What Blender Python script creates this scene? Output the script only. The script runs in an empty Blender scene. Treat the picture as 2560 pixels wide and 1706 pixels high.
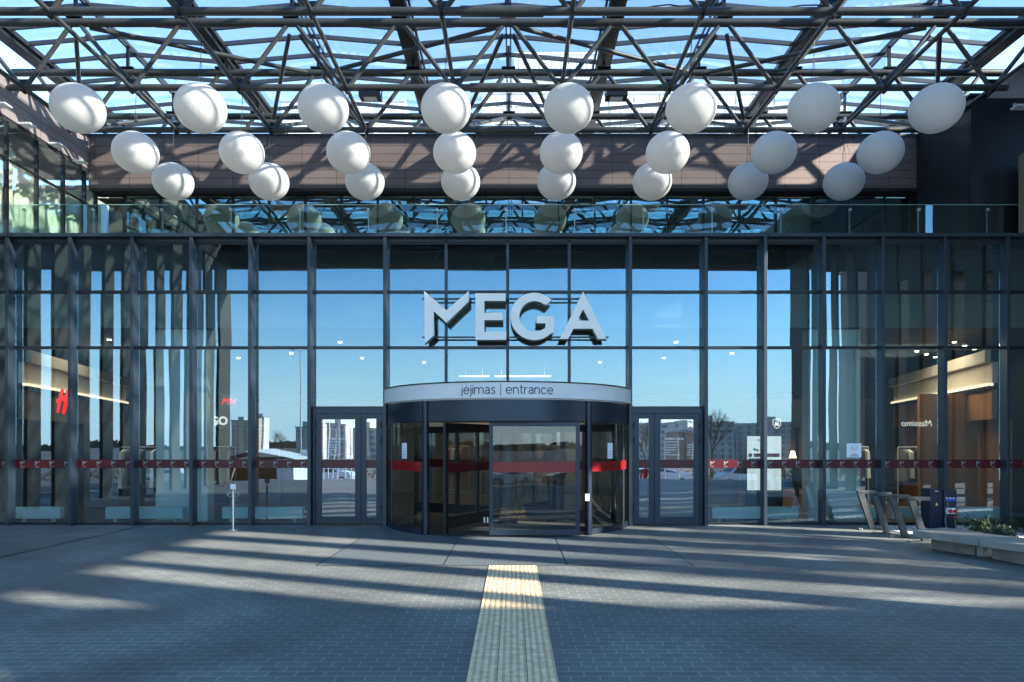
import bpy, bmesh, math, random
from mathutils import Vector, Matrix
R = math.radians
random.seed(7)
sc = bpy.context.scene
COL = sc.collection
FPX, VX, VY, CX, CZ, CY = 1750.0, 1283.0, 1108.0, 0.108, 1.6, -13.725
def P(px, py, D):                       # photo pixel at depth D -> world point
    return Vector(((px-VX)/FPX*D+CX, D+CY, CZ+(VY-py)/FPX*D))
def PX(px, D): return (px-VX)/FPX*D+CX
def PZ(py, D): return CZ+(VY-py)/FPX*D

# ------------------------------------------------------------------ materials
def nmat(name):
    m = bpy.data.materials.new(name); m.use_nodes = True
    nt = m.node_tree; b = nt.nodes['Principled BSDF']
    return m, nt, b
def L(nt, a, b): nt.links.new(a, b)
def pos(nt): return nt.nodes.new('ShaderNodeNewGeometry').outputs['Position']
def mat(name, col, rough=.5, metal=0, var=.12, scale=6, bump=0, spec=.5, emit=None, es=0, coat=0):
    m, nt, b = nmat(name)
    n = nt.nodes.new('ShaderNodeTexNoise'); n.inputs['Scale'].default_value = scale; n.inputs['Detail'].default_value = 5
    L(nt, pos(nt), n.inputs['Vector'])
    r = nt.nodes.new('ShaderNodeMapRange'); L(nt, n.outputs['Fac'], r.inputs['Value'])
    r.inputs['From Min'].default_value = .3; r.inputs['From Max'].default_value = .7
    r.inputs['To Min'].default_value = 1-var; r.inputs['To Max'].default_value = 1+var
    mx = nt.nodes.new('ShaderNodeVectorMath'); mx.operation = 'SCALE'
    mx.inputs[0].default_value = col[:3]; L(nt, r.outputs[0], mx.inputs['Scale'])
    L(nt, mx.outputs[0], b.inputs['Base Color'])
    b.inputs['Roughness'].default_value = rough; b.inputs['Metallic'].default_value = metal
    b.inputs['Specular IOR Level'].default_value = spec
    if coat: b.inputs['Coat Weight'].default_value = coat
    if bump:
        bp = nt.nodes.new('ShaderNodeBump'); bp.inputs['Strength'].default_value = 1; bp.inputs['Distance'].default_value = bump
        n2 = nt.nodes.new('ShaderNodeTexNoise'); n2.inputs['Scale'].default_value = scale*6; L(nt, pos(nt), n2.inputs['Vector'])
        L(nt, n2.outputs['Fac'], bp.inputs['Height']); L(nt, bp.outputs[0], b.inputs['Normal'])
    if emit:
        b.inputs['Emission Color'].default_value = (*emit, 1); b.inputs['Emission Strength'].default_value = es
    return m
def glass(name, tint, base, rise=.6, wav=.0012, wscale=.9, rough=0, gcol=(.95, .97, 1)):
    m, nt, b = nmat(name); nt.nodes.remove(b)
    out = nt.nodes['Material Output']
    t = nt.nodes.new('ShaderNodeBsdfTransparent'); t.inputs[0].default_value = (*tint, 1)
    g = nt.nodes.new('ShaderNodeBsdfGlossy'); g.inputs['Roughness'].default_value = rough; g.inputs['Color'].default_value = (*gcol, 1)
    f = nt.nodes.new('ShaderNodeFresnel'); f.inputs['IOR'].default_value = 1.45
    mr = nt.nodes.new('ShaderNodeMapRange'); mr.inputs['From Min'].default_value = .03; mr.inputs['From Max'].default_value = 1
    mr.inputs['To Min'].default_value = base; mr.inputs['To Max'].default_value = base+rise
    L(nt, f.outputs[0], mr.inputs['Value'])
    if wav:
        tc = nt.nodes.new('ShaderNodeMapping'); tc.inputs['Scale'].default_value = (1.3, 1.3, .55); L(nt, pos(nt), tc.inputs['Vector'])
        n = nt.nodes.new('ShaderNodeTexNoise'); n.inputs['Scale'].default_value = wscale; n.inputs['Detail'].default_value = .5
        L(nt, tc.outputs[0], n.inputs['Vector'])
        bp = nt.nodes.new('ShaderNodeBump'); bp.inputs['Strength'].default_value = 1; bp.inputs['Distance'].default_value = wav
        L(nt, n.outputs['Fac'], bp.inputs['Height']); L(nt, bp.outputs[0], g.inputs['Normal'])
    mx = nt.nodes.new('ShaderNodeMixShader'); L(nt, mr.outputs[0], mx.inputs[0]); L(nt, t.outputs[0], mx.inputs[1]); L(nt, g.outputs[0], mx.inputs[2])
    L(nt, mx.outputs[0], out.inputs['Surface'])
    return m
def film(name, col, trans):             # coloured see-through vinyl
    m, nt, b = nmat(name); out = nt.nodes['Material Output']
    b.inputs['Base Color'].default_value = (*col, 1); b.inputs['Roughness'].default_value = .35
    t = nt.nodes.new('ShaderNodeBsdfTransparent'); t.inputs[0].default_value = (*[min(1, c*2.2+.02) for c in col], 1)
    mx = nt.nodes.new('ShaderNodeMixShader'); mx.inputs[0].default_value = 1-trans
    L(nt, t.outputs[0], mx.inputs[1]); L(nt, b.outputs[0], mx.inputs[2]); L(nt, mx.outputs[0], out.inputs['Surface'])
    return m
def brickmat(name, c1, c2, mortar, bw, bh, msize, rough, bump, offset=.5, axes='xy', nvar=.25, spec=.5):
    m, nt, b = nmat(name)
    sp = nt.nodes.new('ShaderNodeSeparateXYZ'); L(nt, pos(nt), sp.inputs[0])
    cb = nt.nodes.new('ShaderNodeCombineXYZ')
    L(nt, sp.outputs['XYZ'.index(axes[0].upper())], cb.inputs[0]); L(nt, sp.outputs['XYZ'.index(axes[1].upper())], cb.inputs[1])
    br = nt.nodes.new('ShaderNodeTexBrick'); L(nt, cb.outputs[0], br.inputs['Vector'])
    br.inputs['Color1'].default_value = (*c1, 1); br.inputs['Color2'].default_value = (*c2, 1); br.inputs['Mortar'].default_value = (*mortar, 1)
    br.inputs['Scale'].default_value = 1; br.inputs['Brick Width'].default_value = bw; br.inputs['Row Height'].default_value = bh
    br.inputs['Mortar Size'].default_value = msize; br.inputs['Mortar Smooth'].default_value = .2; br.offset = offset
    n = nt.nodes.new('ShaderNodeTexNoise'); n.inputs['Scale'].default_value = .9; n.inputs['Detail'].default_value = 8; L(nt, pos(nt), n.inputs['Vector'])
    n2 = nt.nodes.new('ShaderNodeTexNoise'); n2.inputs['Scale'].default_value = 70; n2.inputs['Detail'].default_value = 3; L(nt, pos(nt), n2.inputs['Vector'])
    ad = nt.nodes.new('ShaderNodeMath'); ad.operation = 'ADD'; L(nt, n.outputs['Fac'], ad.inputs[0]); L(nt, n2.outputs['Fac'], ad.inputs[1])
    r = nt.nodes.new('ShaderNodeMapRange'); L(nt, ad.outputs[0], r.inputs['Value']); r.inputs['From Min'].default_value = .65; r.inputs['From Max'].default_value = 1.35
    r.inputs['To Min'].default_value = 1-nvar; r.inputs['To Max'].default_value = 1+nvar
    mx = nt.nodes.new('ShaderNodeVectorMath'); mx.operation = 'SCALE'; L(nt, br.outputs['Color'], mx.inputs[0]); L(nt, r.outputs[0], mx.inputs['Scale'])
    vo = nt.nodes.new('ShaderNodeTexVoronoi'); vo.inputs['Scale'].default_value = 2.6; L(nt, pos(nt), vo.inputs['Vector'])
    sr = nt.nodes.new('ShaderNodeMapRange'); sr.inputs['From Min'].default_value = .03; sr.inputs['From Max'].default_value = .055; sr.inputs['To Min'].default_value = .62 if axes == 'xy' else 1; sr.inputs['To Max'].default_value = 1; L(nt, vo.outputs['Distance'], sr.inputs['Value'])
    n3 = nt.nodes.new('ShaderNodeTexNoise'); n3.inputs['Scale'].default_value = .35; n3.inputs['Detail'].default_value = 6; n3.inputs['Distortion'].default_value = 1.2; L(nt, pos(nt), n3.inputs['Vector'])
    s3 = nt.nodes.new('ShaderNodeMapRange'); s3.inputs['From Min'].default_value = .42; s3.inputs['From Max'].default_value = .62; s3.inputs['To Min'].default_value = .80 if axes == 'xy' else 1; s3.inputs['To Max'].default_value = 1.12 if axes == 'xy' else 1; L(nt, n3.outputs['Fac'], s3.inputs['Value'])
    m3 = nt.nodes.new('ShaderNodeMath'); m3.operation = 'MULTIPLY'; L(nt, sr.outputs[0], m3.inputs[0]); L(nt, s3.outputs[0], m3.inputs[1])
    mz = nt.nodes.new('ShaderNodeVectorMath'); mz.operation = 'SCALE'; L(nt, mx.outputs[0], mz.inputs[0]); L(nt, m3.outputs[0], mz.inputs['Scale'])
    L(nt, mz.outputs[0], b.inputs['Base Color'])
    rr = nt.nodes.new('ShaderNodeMapRange'); L(nt, n.outputs['Fac'], rr.inputs['Value']); rr.inputs['To Min'].default_value = rough-.15; rr.inputs['To Max'].default_value = rough+.15
    L(nt, rr.outputs[0], b.inputs['Roughness']); b.inputs['Specular IOR Level'].default_value = spec
    hh = nt.nodes.new('ShaderNodeMath'); hh.operation = 'MULTIPLY_ADD'; L(nt, n2.outputs['Fac'], hh.inputs[0]); hh.inputs[1].default_value = .25
    iv = nt.nodes.new('ShaderNodeMath'); iv.operation = 'SUBTRACT'; iv.inputs[0].default_value = 1; L(nt, br.outputs['Fac'], iv.inputs[1]); L(nt, iv.outputs[0], hh.inputs[2])
    bp = nt.nodes.new('ShaderNodeBump'); bp.inputs['Strength'].default_value = 1; bp.inputs['Distance'].default_value = bump
    L(nt, hh.outputs[0], bp.inputs['Height']); L(nt, bp.outputs[0], b.inputs['Normal'])
    return m
def stripemat(name, c1, c2, axis, period, duty, rough, bump):
    m, nt, b = nmat(name)
    sp = nt.nodes.new('ShaderNodeSeparateXYZ'); L(nt, pos(nt), sp.inputs[0])
    d = nt.nodes.new('ShaderNodeMath'); d.operation = 'DIVIDE'; L(nt, sp.outputs['XYZ'.index(axis.upper())], d.inputs[0]); d.inputs[1].default_value = period
    f = nt.nodes.new('ShaderNodeMath'); f.operation = 'FRACT'; L(nt, d.outputs[0], f.inputs[0])
    r = nt.nodes.new('ShaderNodeMapRange'); L(nt, f.outputs[0], r.inputs['Value']); r.inputs['From Min'].default_value = duty-.06; r.inputs['From Max'].default_value = duty+.06
    n = nt.nodes.new('ShaderNodeTexNoise'); n.inputs['Scale'].default_value = 14; n.inputs['Detail'].default_value = 6; L(nt, pos(nt), n.inputs['Vector'])
    mc = nt.nodes.new('ShaderNodeMix'); mc.data_type = 'RGBA'; L(nt, r.outputs[0], mc.inputs[0]); mc.inputs[6].default_value = (*c1, 1); mc.inputs[7].default_value = (*c2, 1)
    r2 = nt.nodes.new('ShaderNodeMapRange'); L(nt, n.outputs['Fac'], r2.inputs['Value']); r2.inputs['From Min'].default_value = .3; r2.inputs['From Max'].default_value = .7; r2.inputs['To Min'].default_value = .78; r2.inputs['To Max'].default_value = 1.2
    s = nt.nodes.new('ShaderNodeVectorMath'); s.operation = 'SCALE'; L(nt, mc.outputs[2], s.inputs[0]); L(nt, r2.outputs[0], s.inputs['Scale']); L(nt, s.outputs[0], b.inputs['Base Color'])
    b.inputs['Roughness'].default_value = rough
    bp = nt.nodes.new('ShaderNodeBump'); bp.inputs['Distance'].default_value = bump; L(nt, r.outputs[0], bp.inputs['Height']); L(nt, bp.outputs[0], b.inputs['Normal'])
    return m

M = dict(
 frame=mat('frame_paint', (.026, .036, .048), .4, .3, .08, 3, .0004),
 frame_dark=mat('dark_frame', (.008, .010, .013), .35, .2, .1),
 door_frame=mat('door_frame', (.013, .021, .036), .36, .3, .08, 3, .0003),
 steel=mat('roof_steel', (.058, .06, .056), .42, .15, .14, 4, .0006),
 beam=mat('roof_beam', (.018, .018, .02), .45, .1, .12),
 bar=mat('glazing_bar', (.048, .052, .06), .4, .2, .1),
 gfacade=glass('facade_glass', (.84, .89, .88), .125, .6, .0016, gcol=(.70, .89, 1)),
 gdoor=glass('door_glass', (.83, .88, .87), .24, .6, .003, 1.3),
 gcurve=glass('curved_glass', (.90, .93, .91), .03, .4, 0, 2),
 gleaf=glass('leaf_glass', (.93, .95, .94), .032, .6, .004, 1.3),
 gupper=glass('upper_glass', (.6, .68, .62), .32, .6, .006, 1.2, gcol=(.82, .97, .95)),
 gleft=glass('wing_glass', (.965, .985, .94), .035, .6, .006, 1.2),
 gbal=glass('balustrade_glass', (.80, .92, .89), .07, .5, .001),
 gbal_edge=mat('glass_edge', (.35, .6, .52), .2, 0, .05),
 groof=glass('roof_glass', (.90, .94, .96), .03, .4, .0),
 globe=None,
 white=mat('white_paint', (.78, .79, .79), .4, 0, .03),
 letter=mat('letter_white', (.94, .90, .83), .75, 0, .03),
 letter_side=mat('letter_side', (.28, .31, .28), .4, 0, .05),
 silver=mat('brushed_silver', (.66, .66, .65), .55, 0, .05, 2),
 steel_s=mat('stainless', (.55, .55, .55), .28, 1, .08, 8),
 steel_b=mat('brushed_rack', (.10, .105, .10), .42, .6, .2, 9, .0005),
 black=mat('black_paint', (.012, .013, .015), .4, 0, .1),
 gasket=mat('rubber', (.01, .011, .013), .6, 0, .1),
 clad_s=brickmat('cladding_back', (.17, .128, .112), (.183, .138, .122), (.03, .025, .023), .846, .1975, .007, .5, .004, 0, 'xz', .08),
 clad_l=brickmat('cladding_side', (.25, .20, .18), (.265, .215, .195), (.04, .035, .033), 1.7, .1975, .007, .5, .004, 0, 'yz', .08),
 clad_r=brickmat('cladding_shade', (.018, .018, .022), (.021, .021, .025), (.005, .005, .006), 1.7, .26, .01, .5, .004, 0, 'yz', .08),  # deep shade of the right wing painted into the cladding colour
 soffit=mat('soffit', (.02, .02, .022), .6, 0, .1),
 dark_wall=mat('dark_wall', (.009, .010, .013), .6, 0, .15),
 paver=brickmat('pavers', (.096, .106, .098), (.122, .130, .119), (.22, .235, .222), .2, .105, .0055, .62, .003, nvar=.34),
 slab=brickmat('slabs', (.11, .112, .107), (.145, .145, .14), (.03, .03, .03), 1.3, .62, .012, .6, .004),
 mat=stripemat('entrance_grating', (.105, .125, .128), (.065, .08, .084), 'x', .03, .5, .6, .002),
 tactile=stripemat('tactile_tile', (.74, .53, .31), (.52, .37, .21), 'x', .0517, .6, .7, .005),
 line=mat('joint', (.02, .022, .025), .7),
 asphalt=mat('asphalt', (.085, .085, .085), .85, 0, .2, 3, .004),
 concrete=mat('concrete', (.23, .22, .195), .75, 0, .2, 4, .002),
 concrete_b=mat('concrete_base', (.19, .18, .155), .8, 0, .25, 5, .003),
 pebble=mat('pebbles', (.42, .41, .40), .8, 0, .35, 40, .01),
 grass=mat('grass', (.09, .12, .035), .9, 0, .35, 2, .01),
 hedge=mat('hedge_leaf', (.11, .055, .035), .8, 0, .3),
 leaf=mat('shrub_leaf', (.02, .05, .018), .6, 0, .4, 9),
 bark=mat('bark', (.10, .075, .055), .85, 0, .3, 9),
 floor_in=mat('interior_floor', (.13, .12, .105), .18, 0, .1, 1.5),
 ceil_in=mat('interior_ceiling', (.05, .042, .036), .7, 0, .1),
 bulk=mat('bulkhead', (.17, .175, .14), .7, 0, .06, 1),
 blind=mat('spandrel_panel', (.028, .026, .021), .7, 0, .06, 1),
 wallw=mat('interior_white', (.60, .66, .62), .6, 0, .04, 1),
 cream=mat('cream_plaster', (.62, .54, .43), .6, 0, .04),
 grey_in=mat('grey_plaster', (.14, .125, .105), .6, 0, .06),
 wood=mat('orange_wood', (.34, .165, .08), .45, 0, .12, 2),
 tan=mat('tan_panel', (.20, .155, .10), .5, 0, .1, 2),
 conv=mat('radiator_white', (.46, .60, .60), .4, 0, .04),
 red2=mat('socket_red', (.55, .01, .012), .35, 0, .05),
 red=mat('glowing_red', (.75, .01, .012), .35, 0, .05, emit=(1, .01, .01), es=.35),  # red with a faint glow, on sign letters and alarm bells
 band=film('red_vinyl', (.10, .005, .010), .28),
 band_d=film('red_vinyl_door', (.27, .003, .006), .2),
 logo=mat('logo_film', (.22, .24, .23), .5, 0, .03),
 paper=mat('paper', (.80, .80, .84), .7, 0, .02),
 ink=mat('ink', (.02, .02, .025), .6, 0, .05),
 inkred=mat('ink_red', (.6, .05, .05), .6, 0, .05),
 cove=mat('cove_light', (.9, .8, .6), .5, 0, .02, emit=(1, .82, .55), es=.35),
 lamp=mat('downlight', (1, .95, .85), .5, 0, 0, emit=(1, .9, .7), es=5),
 signw=mat('lit_letters', (1, 1, .95), .5, 0, 0, emit=(1, .97, .9), es=.18),
 board=mat('lit_board', (.8, .82, .78), .5, 0, .02, emit=(.9, .95, .9), es=.2),
 cyan=mat('print_cyan', (.1, .45, .5), .5), yellow=mat('print_yellow', (.75, .6, .05), .5),
 blue=mat('socket_blue', (.03, .12, .55), .4), cab=mat('cabinet_navy', (.006, .013, .032), .4, .1),
 curtain=mat('curtain', (.86, .87, .76), .8, 0, .05),
 room=mat('room_wall', (.70, .70, .56), .8, 0, .1, 1),
 colL=mat('colonnade_panel', (.055, .053, .045), .55, 0, .06),
 fascia=mat('fascia_panel', (.015, .017, .021), .5, 0, .08),
 bwhite=mat('building_white', (.90, .90, .89), .6, 0, .04, .3),
 bgrey=mat('building_grey', (.42, .42, .42), .7, 0, .1, .4),
 bgrey2=mat('building_brown', (.30, .20, .16), .7, 0, .1, .4),
 bbeige=mat('building_beige', (.60, .47, .36), .7, 0, .08, .4),
 wing=mat('window_glass', (.03, .04, .05), .12, .0, .1),
 farwin=mat('hazed_window', (.15, .17, .20), .3, .0, .1),  # window colour paled and blued to paint in distance haze
 tyre=mat('tyre', (.015, .015, .016), .8), skin=mat('skin', (.42, .24, .17), .5),
 hair=mat('hair', (.015, .01, .008), .6), jkt=mat('dark_jacket', (.012, .013, .017), .8), jktr=mat('red_jacket', (.42, .02, .03), .8), trs=mat('dark_trousers', (.015, .016, .022), .85),
 cwhite=mat('car_white', (.75, .76, .78), .25, 0, .02, coat=.8), cdark=mat('car_dark', (.02, .02, .03), .25, .2, .02, coat=.8),
 cred=mat('car_red', (.5, .015, .02), .25, .1, .02, coat=.8), cblue=mat('car_blue', (.45, .55, .68), .25, .3, .02, coat=.8),
 tent=mat('tent_fabric', (.80, .82, .84), .8, 0, .04, 3, .004), tent_in=mat('tent_inner', (.36, .26, .2), .8, 0, .1),
 cable=mat('cable_grey', (.25, .25, .22), .5), green=mat('cable_green', (.1, .35, .05), .5),
)
def acrylic():
    m, nt, b = nmat('globe_acrylic'); out = nt.nodes['Material Output']
    n = nt.nodes.new('ShaderNodeTexNoise'); n.inputs['Scale'].default_value = 2; L(nt, pos(nt), n.inputs['Vector'])
    r = nt.nodes.new('ShaderNodeMapRange'); r.inputs['To Min'].default_value = .89; r.inputs['To Max'].default_value = .93; L(nt, n.outputs['Fac'], r.inputs['Value'])
    cb = nt.nodes.new('ShaderNodeCombineColor'); L(nt, r.outputs[0], cb.inputs[0]); cb.inputs[1].default_value = .868; cb.inputs[2].default_value = .81
    L(nt, cb.outputs[0], b.inputs['Base Color']); b.inputs['Roughness'].default_value = .45
    t = nt.nodes.new('ShaderNodeBsdfTranslucent'); L(nt, cb.outputs[0], t.inputs[0])
    mx = nt.nodes.new('ShaderNodeMixShader'); mx.inputs[0].default_value = .38; L(nt, b.outputs[0], mx.inputs[1]); L(nt, t.outputs[0], mx.inputs[2]); L(nt, mx.outputs[0], out.inputs['Surface'])
    return m
M['globe'] = acrylic()
# ------------------------------------------------------------------ object helpers
ORG = {}
def tag(o, label=None, cat=None, group=None, kind=None):
    if label: o['label'] = label
    if cat: o['category'] = cat
    if group: o['group'] = group
    if kind: o['kind'] = kind
    return o
def thing(name, loc, label, cat, group=None):
    o = bpy.data.objects.new(name, None); o.empty_display_size = .2; COL.objects.link(o); o.location = loc; ORG[o] = Vector(loc)
    return tag(o, label, cat, group)
class MB:
    def __init__(s): s.v = []; s.f = []; s.m = []; s.mi = 0
    def add(s, vs, fs, sm=False):
        n = len(s.v); s.v += [tuple(v) for v in vs]; s.f += [tuple(i+n for i in f) for f in fs]; s.m += [(s.mi, sm)]*len(fs); return s
    def box(s, x0, x1, y0, y1, z0, z1):
        if x0 > x1: x0, x1 = x1, x0
        if y0 > y1: y0, y1 = y1, y0
        if z0 > z1: z0, z1 = z1, z0
        v = [(x, y, z) for x in (x0, x1) for y in (y0, y1) for z in (z0, z1)]
        return s.add(v, [(0, 1, 3, 2), (4, 6, 7, 5), (0, 4, 5, 1), (2, 3, 7, 6), (0, 2, 6, 4), (1, 5, 7, 3)])
    def bar(s, a, b, w, h, up=(0, 0, 1)):     # rectangular bar
        a = Vector(a); b = Vector(b); d = (b-a).normalized(); u = Vector(up)
        sx = d.cross(u).normalized(); uz = sx.cross(d).normalized()
        c = [(-w/2, -h/2), (w/2, -h/2), (w/2, h/2), (-w/2, h/2)]
        v = [p+sx*i+uz*j for p in (a, b) for i, j in c]
        return s.add(v, [(0, 1, 5, 4), (1, 2, 6, 5), (2, 3, 7, 6), (3, 0, 4, 7), (3, 2, 1, 0), (4, 5, 6, 7)])
    def cyl(s, a, b, r, r2=None, n=12, cap=True):
        a = Vector(a); b = Vector(b); d = (b-a).normalized(); r2 = r if r2 is None else r2
        u = Vector((0, 0, 1)) if abs(d.z) < .9 else Vector((1, 0, 0)); x = d.cross(u).normalized(); y = x.cross(d)
        v = [a+(x*math.cos(2*math.pi*i/n)+y*math.sin(2*math.pi*i/n))*r for i in range(n)]
        v += [b+(x*math.cos(2*math.pi*i/n)+y*math.sin(2*math.pi*i/n))*r2 for i in range(n)]
        s.add(v, [(i, (i+1) % n, (i+1) % n+n, i+n) for i in range(n)], True)
        if cap: s.add(v, [tuple(range(n))[::-1], tuple(range(n, 2*n))])
        return s
    def prism(s, pts, z0, z1):               # polygon in xy
        n = len(pts); v = [(x, y, z0) for x, y in pts]+[(x, y, z1) for x, y in pts]
        return s.add(v, [tuple(range(n))[::-1], tuple(range(n, 2*n))]+[(i, (i+1) % n, (i+1) % n+n, i+n) for i in range(n)])
    def tube(s, pts, r, n=6):
        for a, b in zip(pts, pts[1:]): s.cyl(a, b, r, n=n)
        return s
    def build(s, name, mats, parent=None, label=None, bevel=0, **kw):
        me = bpy.data.meshes.new(name); org = Vector((0, 0, 0)); p = parent
        while p is not None:
            if p in ORG and p.parent is None: org = ORG[p]
            p = p.parent
        me.from_pydata([tuple(Vector(v)-org) for v in s.v], [], s.f)
        if not isinstance(mats, (list, tuple)): mats = [mats]
        for m in mats: me.materials.append(m)
        for pl, (mi, sm) in zip(me.polygons, s.m): pl.material_index = mi; pl.use_smooth = sm
        me.validate(); me.update()
        bm = bmesh.new(); bm.from_mesh(me); bmesh.ops.recalc_face_normals(bm, faces=bm.faces)
        if bevel:
            bmesh.ops.bevel(bm, geom=[e for e in bm.edges if len(e.link_faces) == 2 and e.calc_face_angle(0) > .5], offset=bevel, segments=2, affect='EDGES', profile=.5)
        bm.to_mesh(me); bm.free()
        o = bpy.data.objects.new(name, me); COL.objects.link(o)
        if parent is not None: o.parent = parent
        if label: o['label'] = label
        return tag(o, **kw) if kw else o
def copy_tree(o, parent=None):
    c = o.copy(); COL.objects.link(c); c.parent = parent
    for ch in list(o.children): copy_tree(ch, c)
    return c
def dup(root, loc, rz=None, label=None):
    c = copy_tree(root); c.location = loc; ORG[c] = Vector(loc)
    if rz is not None: c.rotation_euler.z = rz
    if label: c['label'] = label
    return c
def struct(name, b, m): o = b.build(name, m); o['kind'] = 'structure'; return o
def text_geo(txt, size, offset=0, depth=0.004, spacing=1.0, align='CENTER', shear=0):
    cu = bpy.data.curves.new('t', 'FONT'); cu.body = txt; cu.size = size; cu.offset = offset; cu.extrude = depth; cu.space_character = spacing
    cu.align_x = align; cu.shear = shear; cu.resolution_u = 4
    o = bpy.data.objects.new('t', cu); COL.objects.link(o)
    dg = bpy.context.evaluated_depsgraph_get(); me = o.evaluated_get(dg).to_mesh()
    v = [Vector(x.co) for x in me.vertices]; f = [tuple(p.vertices) for p in me.polygons]
    o.evaluated_get(dg).to_mesh_clear(); bpy.data.objects.remove(o); bpy.data.curves.remove(cu)
    return v, f
def text_on(mb, txt, x, y, z, size, mirror=False, fn=None, **kw):   # upright text facing -Y at (x,y,z)
    v, f = text_geo(txt, size, **kw)
    out = [Vector((x+(-p.x if mirror else p.x), y-p.z, z+p.y)) for p in v]
    if fn: out = [fn(p, q) for p, q in zip(out, v)]
    mb.add(out, f); return mb
def poly2d(loops, depth):                # closed loops in xz (with holes) -> extruded geometry
    cu = bpy.data.curves.new('p', 'CURVE'); cu.dimensions = '2D'; cu.fill_mode = 'BOTH'; cu.extrude = depth/2
    for lp in loops:
        sp = cu.splines.new('POLY'); sp.points.add(len(lp)-1)
        for q, (x, y) in zip(sp.points, lp): q.co = (x, y, 0, 1)
        sp.use_cyclic_u = True
    o = bpy.data.objects.new('p', cu); COL.objects.link(o)
    dg = bpy.context.evaluated_depsgraph_get(); me = o.evaluated_get(dg).to_mesh()
    v = [Vector(x.co) for x in me.vertices]; f = [tuple(p.vertices) for p in me.polygons]
    o.evaluated_get(dg).to_mesh_clear(); bpy.data.objects.remove(o); bpy.data.curves.remove(cu)
    return v, f
# the M emblem of the band, unit height, centred
MLOGO = [(-.43, .5), (0, .14), (.43, .5), (.43, .28), (0, -.1), (-.24, .1), (-.24, -.36), (-.43, -.5)]
def mlogo(mb, x, y, z, h, mirror=False, seg=None):
    pts = [((-a if mirror else a)*h+x, b*h+z) for a, b in MLOGO]
    # front polygon as two convex-ish pieces
    q = [(0, 1, 4, 5), (1, 2, 3, 4), (0, 5, 6, 7)]
    v = [(a, y, b) for a, b in pts]+[(a, y+.0015, b) for a, b in pts]
    mb.add(v, [f for f in q]+[tuple(i+8 for i in f[::-1]) for f in q]+[(i, (i+1) % 8, (i+1) % 8+8, i+8) for i in range(8)])

# ------------------------------------------------------------------ ground
g = MB()
ys = [14, .02, -17, -27, -60, -320, -3000]; zs = [-.012, -.012, -.012, -1.8, -2.1, -6, -6]
for (a, za), (b, zb) in zip(zip(ys, zs), zip(ys[1:], zs[1:])):
    g.add([(-1800, a, za), (1800, a, za), (1800, b, zb), (-1800, b, zb)], [(0, 1, 2, 3)])
g.add([(-1800, 14, -.012), (1800, 14, -.012), (1800, 900, -.012), (-1800, 900, -.012)], [(0, 1, 2, 3)])
struct('ground', g, M['asphalt'])
struct('plaza_paving', MB().box(-7.02, 14, -17, -.02, -.008, 0), M['paver'])
struct('slab_paving', MB().box(-14, -7.1, -17, -.02, -.008, .001), M['slab'])
struct('drain_channel', MB().box(-7.1, -7.02, -17, -1.2, -.03, -.012), M['line'])
tag(MB().box(-7.098, -7.022, -9.5, -1.0, -.011, .003).build('drain_grate', M['black']), 'thin black drain grate running across the paving at the left', 'drain')
# entrance mats
mt = thing('entrance_mat', (0, -3.2, .004), 'wide blue grey metal grating mat before the revolving door', 'mat')
for x0, x1 in ((-2.44, -.82), (-.80, .80), (.82, 2.44)):
    MB().box(x0, x1, -4.58, -1.92, .002, .0075).build('mat_panel', M['mat'], mt)
MB().box(-2.47, 2.47, -4.61, -1.89, -.004, .004).build('mat_edge', M['line'], mt)
tp = thing('tactile_strip', (.1, -8, .004), 'beige ribbed tactile paving strip leading to the door', 'tactile paving')
for k in range(3):
    b = MB()
    for j in range(-15, 1):
        y1 = -4.62+.62*0+j*.62
        b.box(-.205+k*.2067, -.205+k*.2067+.2015, y1-.612, y1, .001, .009)
    b.build('tile_row', M['tactile'], tp)
b = MB(); b.prism([(7.0, -.3), (13.5, -.3), (13.5, -9), (7.75, -9), (7.3, -6), (7.0, -4.6), (6.95, -2.9)], -.004, .012)
gv = b.build('gravel_bed', M['pebble']); tag(gv, 'pale pebble bed behind the concrete bench', 'gravel', kind='stuff')
b = MB()
for i in range(2600):
    x = random.uniform(7.0, 11.0); y = random.uniform(-6, -.35); s_ = random.uniform(.012, .03)
    if x < 7.05+.0*y: continue
    r1 = random.random()*6
    v = [(x+s_*math.cos(r1+a)*1.1, y+s_*math.sin(r1+a)*.9, .012) for a in (0, 1.57, 3.14, 4.71)]+[(x, y, .012+s_*.9)]
    b.add(v, [(0, 1, 4), (1, 2, 4), (2, 3, 4), (3, 0, 4)], True)
pb = b.build('pebbles', mat('pebble_stone', (.55, .53, .50), .7, 0, .45, 25)); tag(pb, 'loose white and grey pebbles around the shrubs', 'gravel', kind='stuff')
struct('lawn', MB().add([(-200, -46, -1.93), (200, -46, -1.93), (200, -52, -1.99), (-200, -52, -1.99)], [(0, 1, 2, 3)]), M['grass'])
struct('parking_lot', MB().add([(-90, -27.3, -1.80), (90, -27.3, -1.80), (90, -45.9, -1.93+.02), (-90, -45.9, -1.93+.02)], [(0, 1, 2, 3)]), mat('parking_asphalt', (.27, .265, .255), .85, 0, .15, 2, .003))

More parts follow.
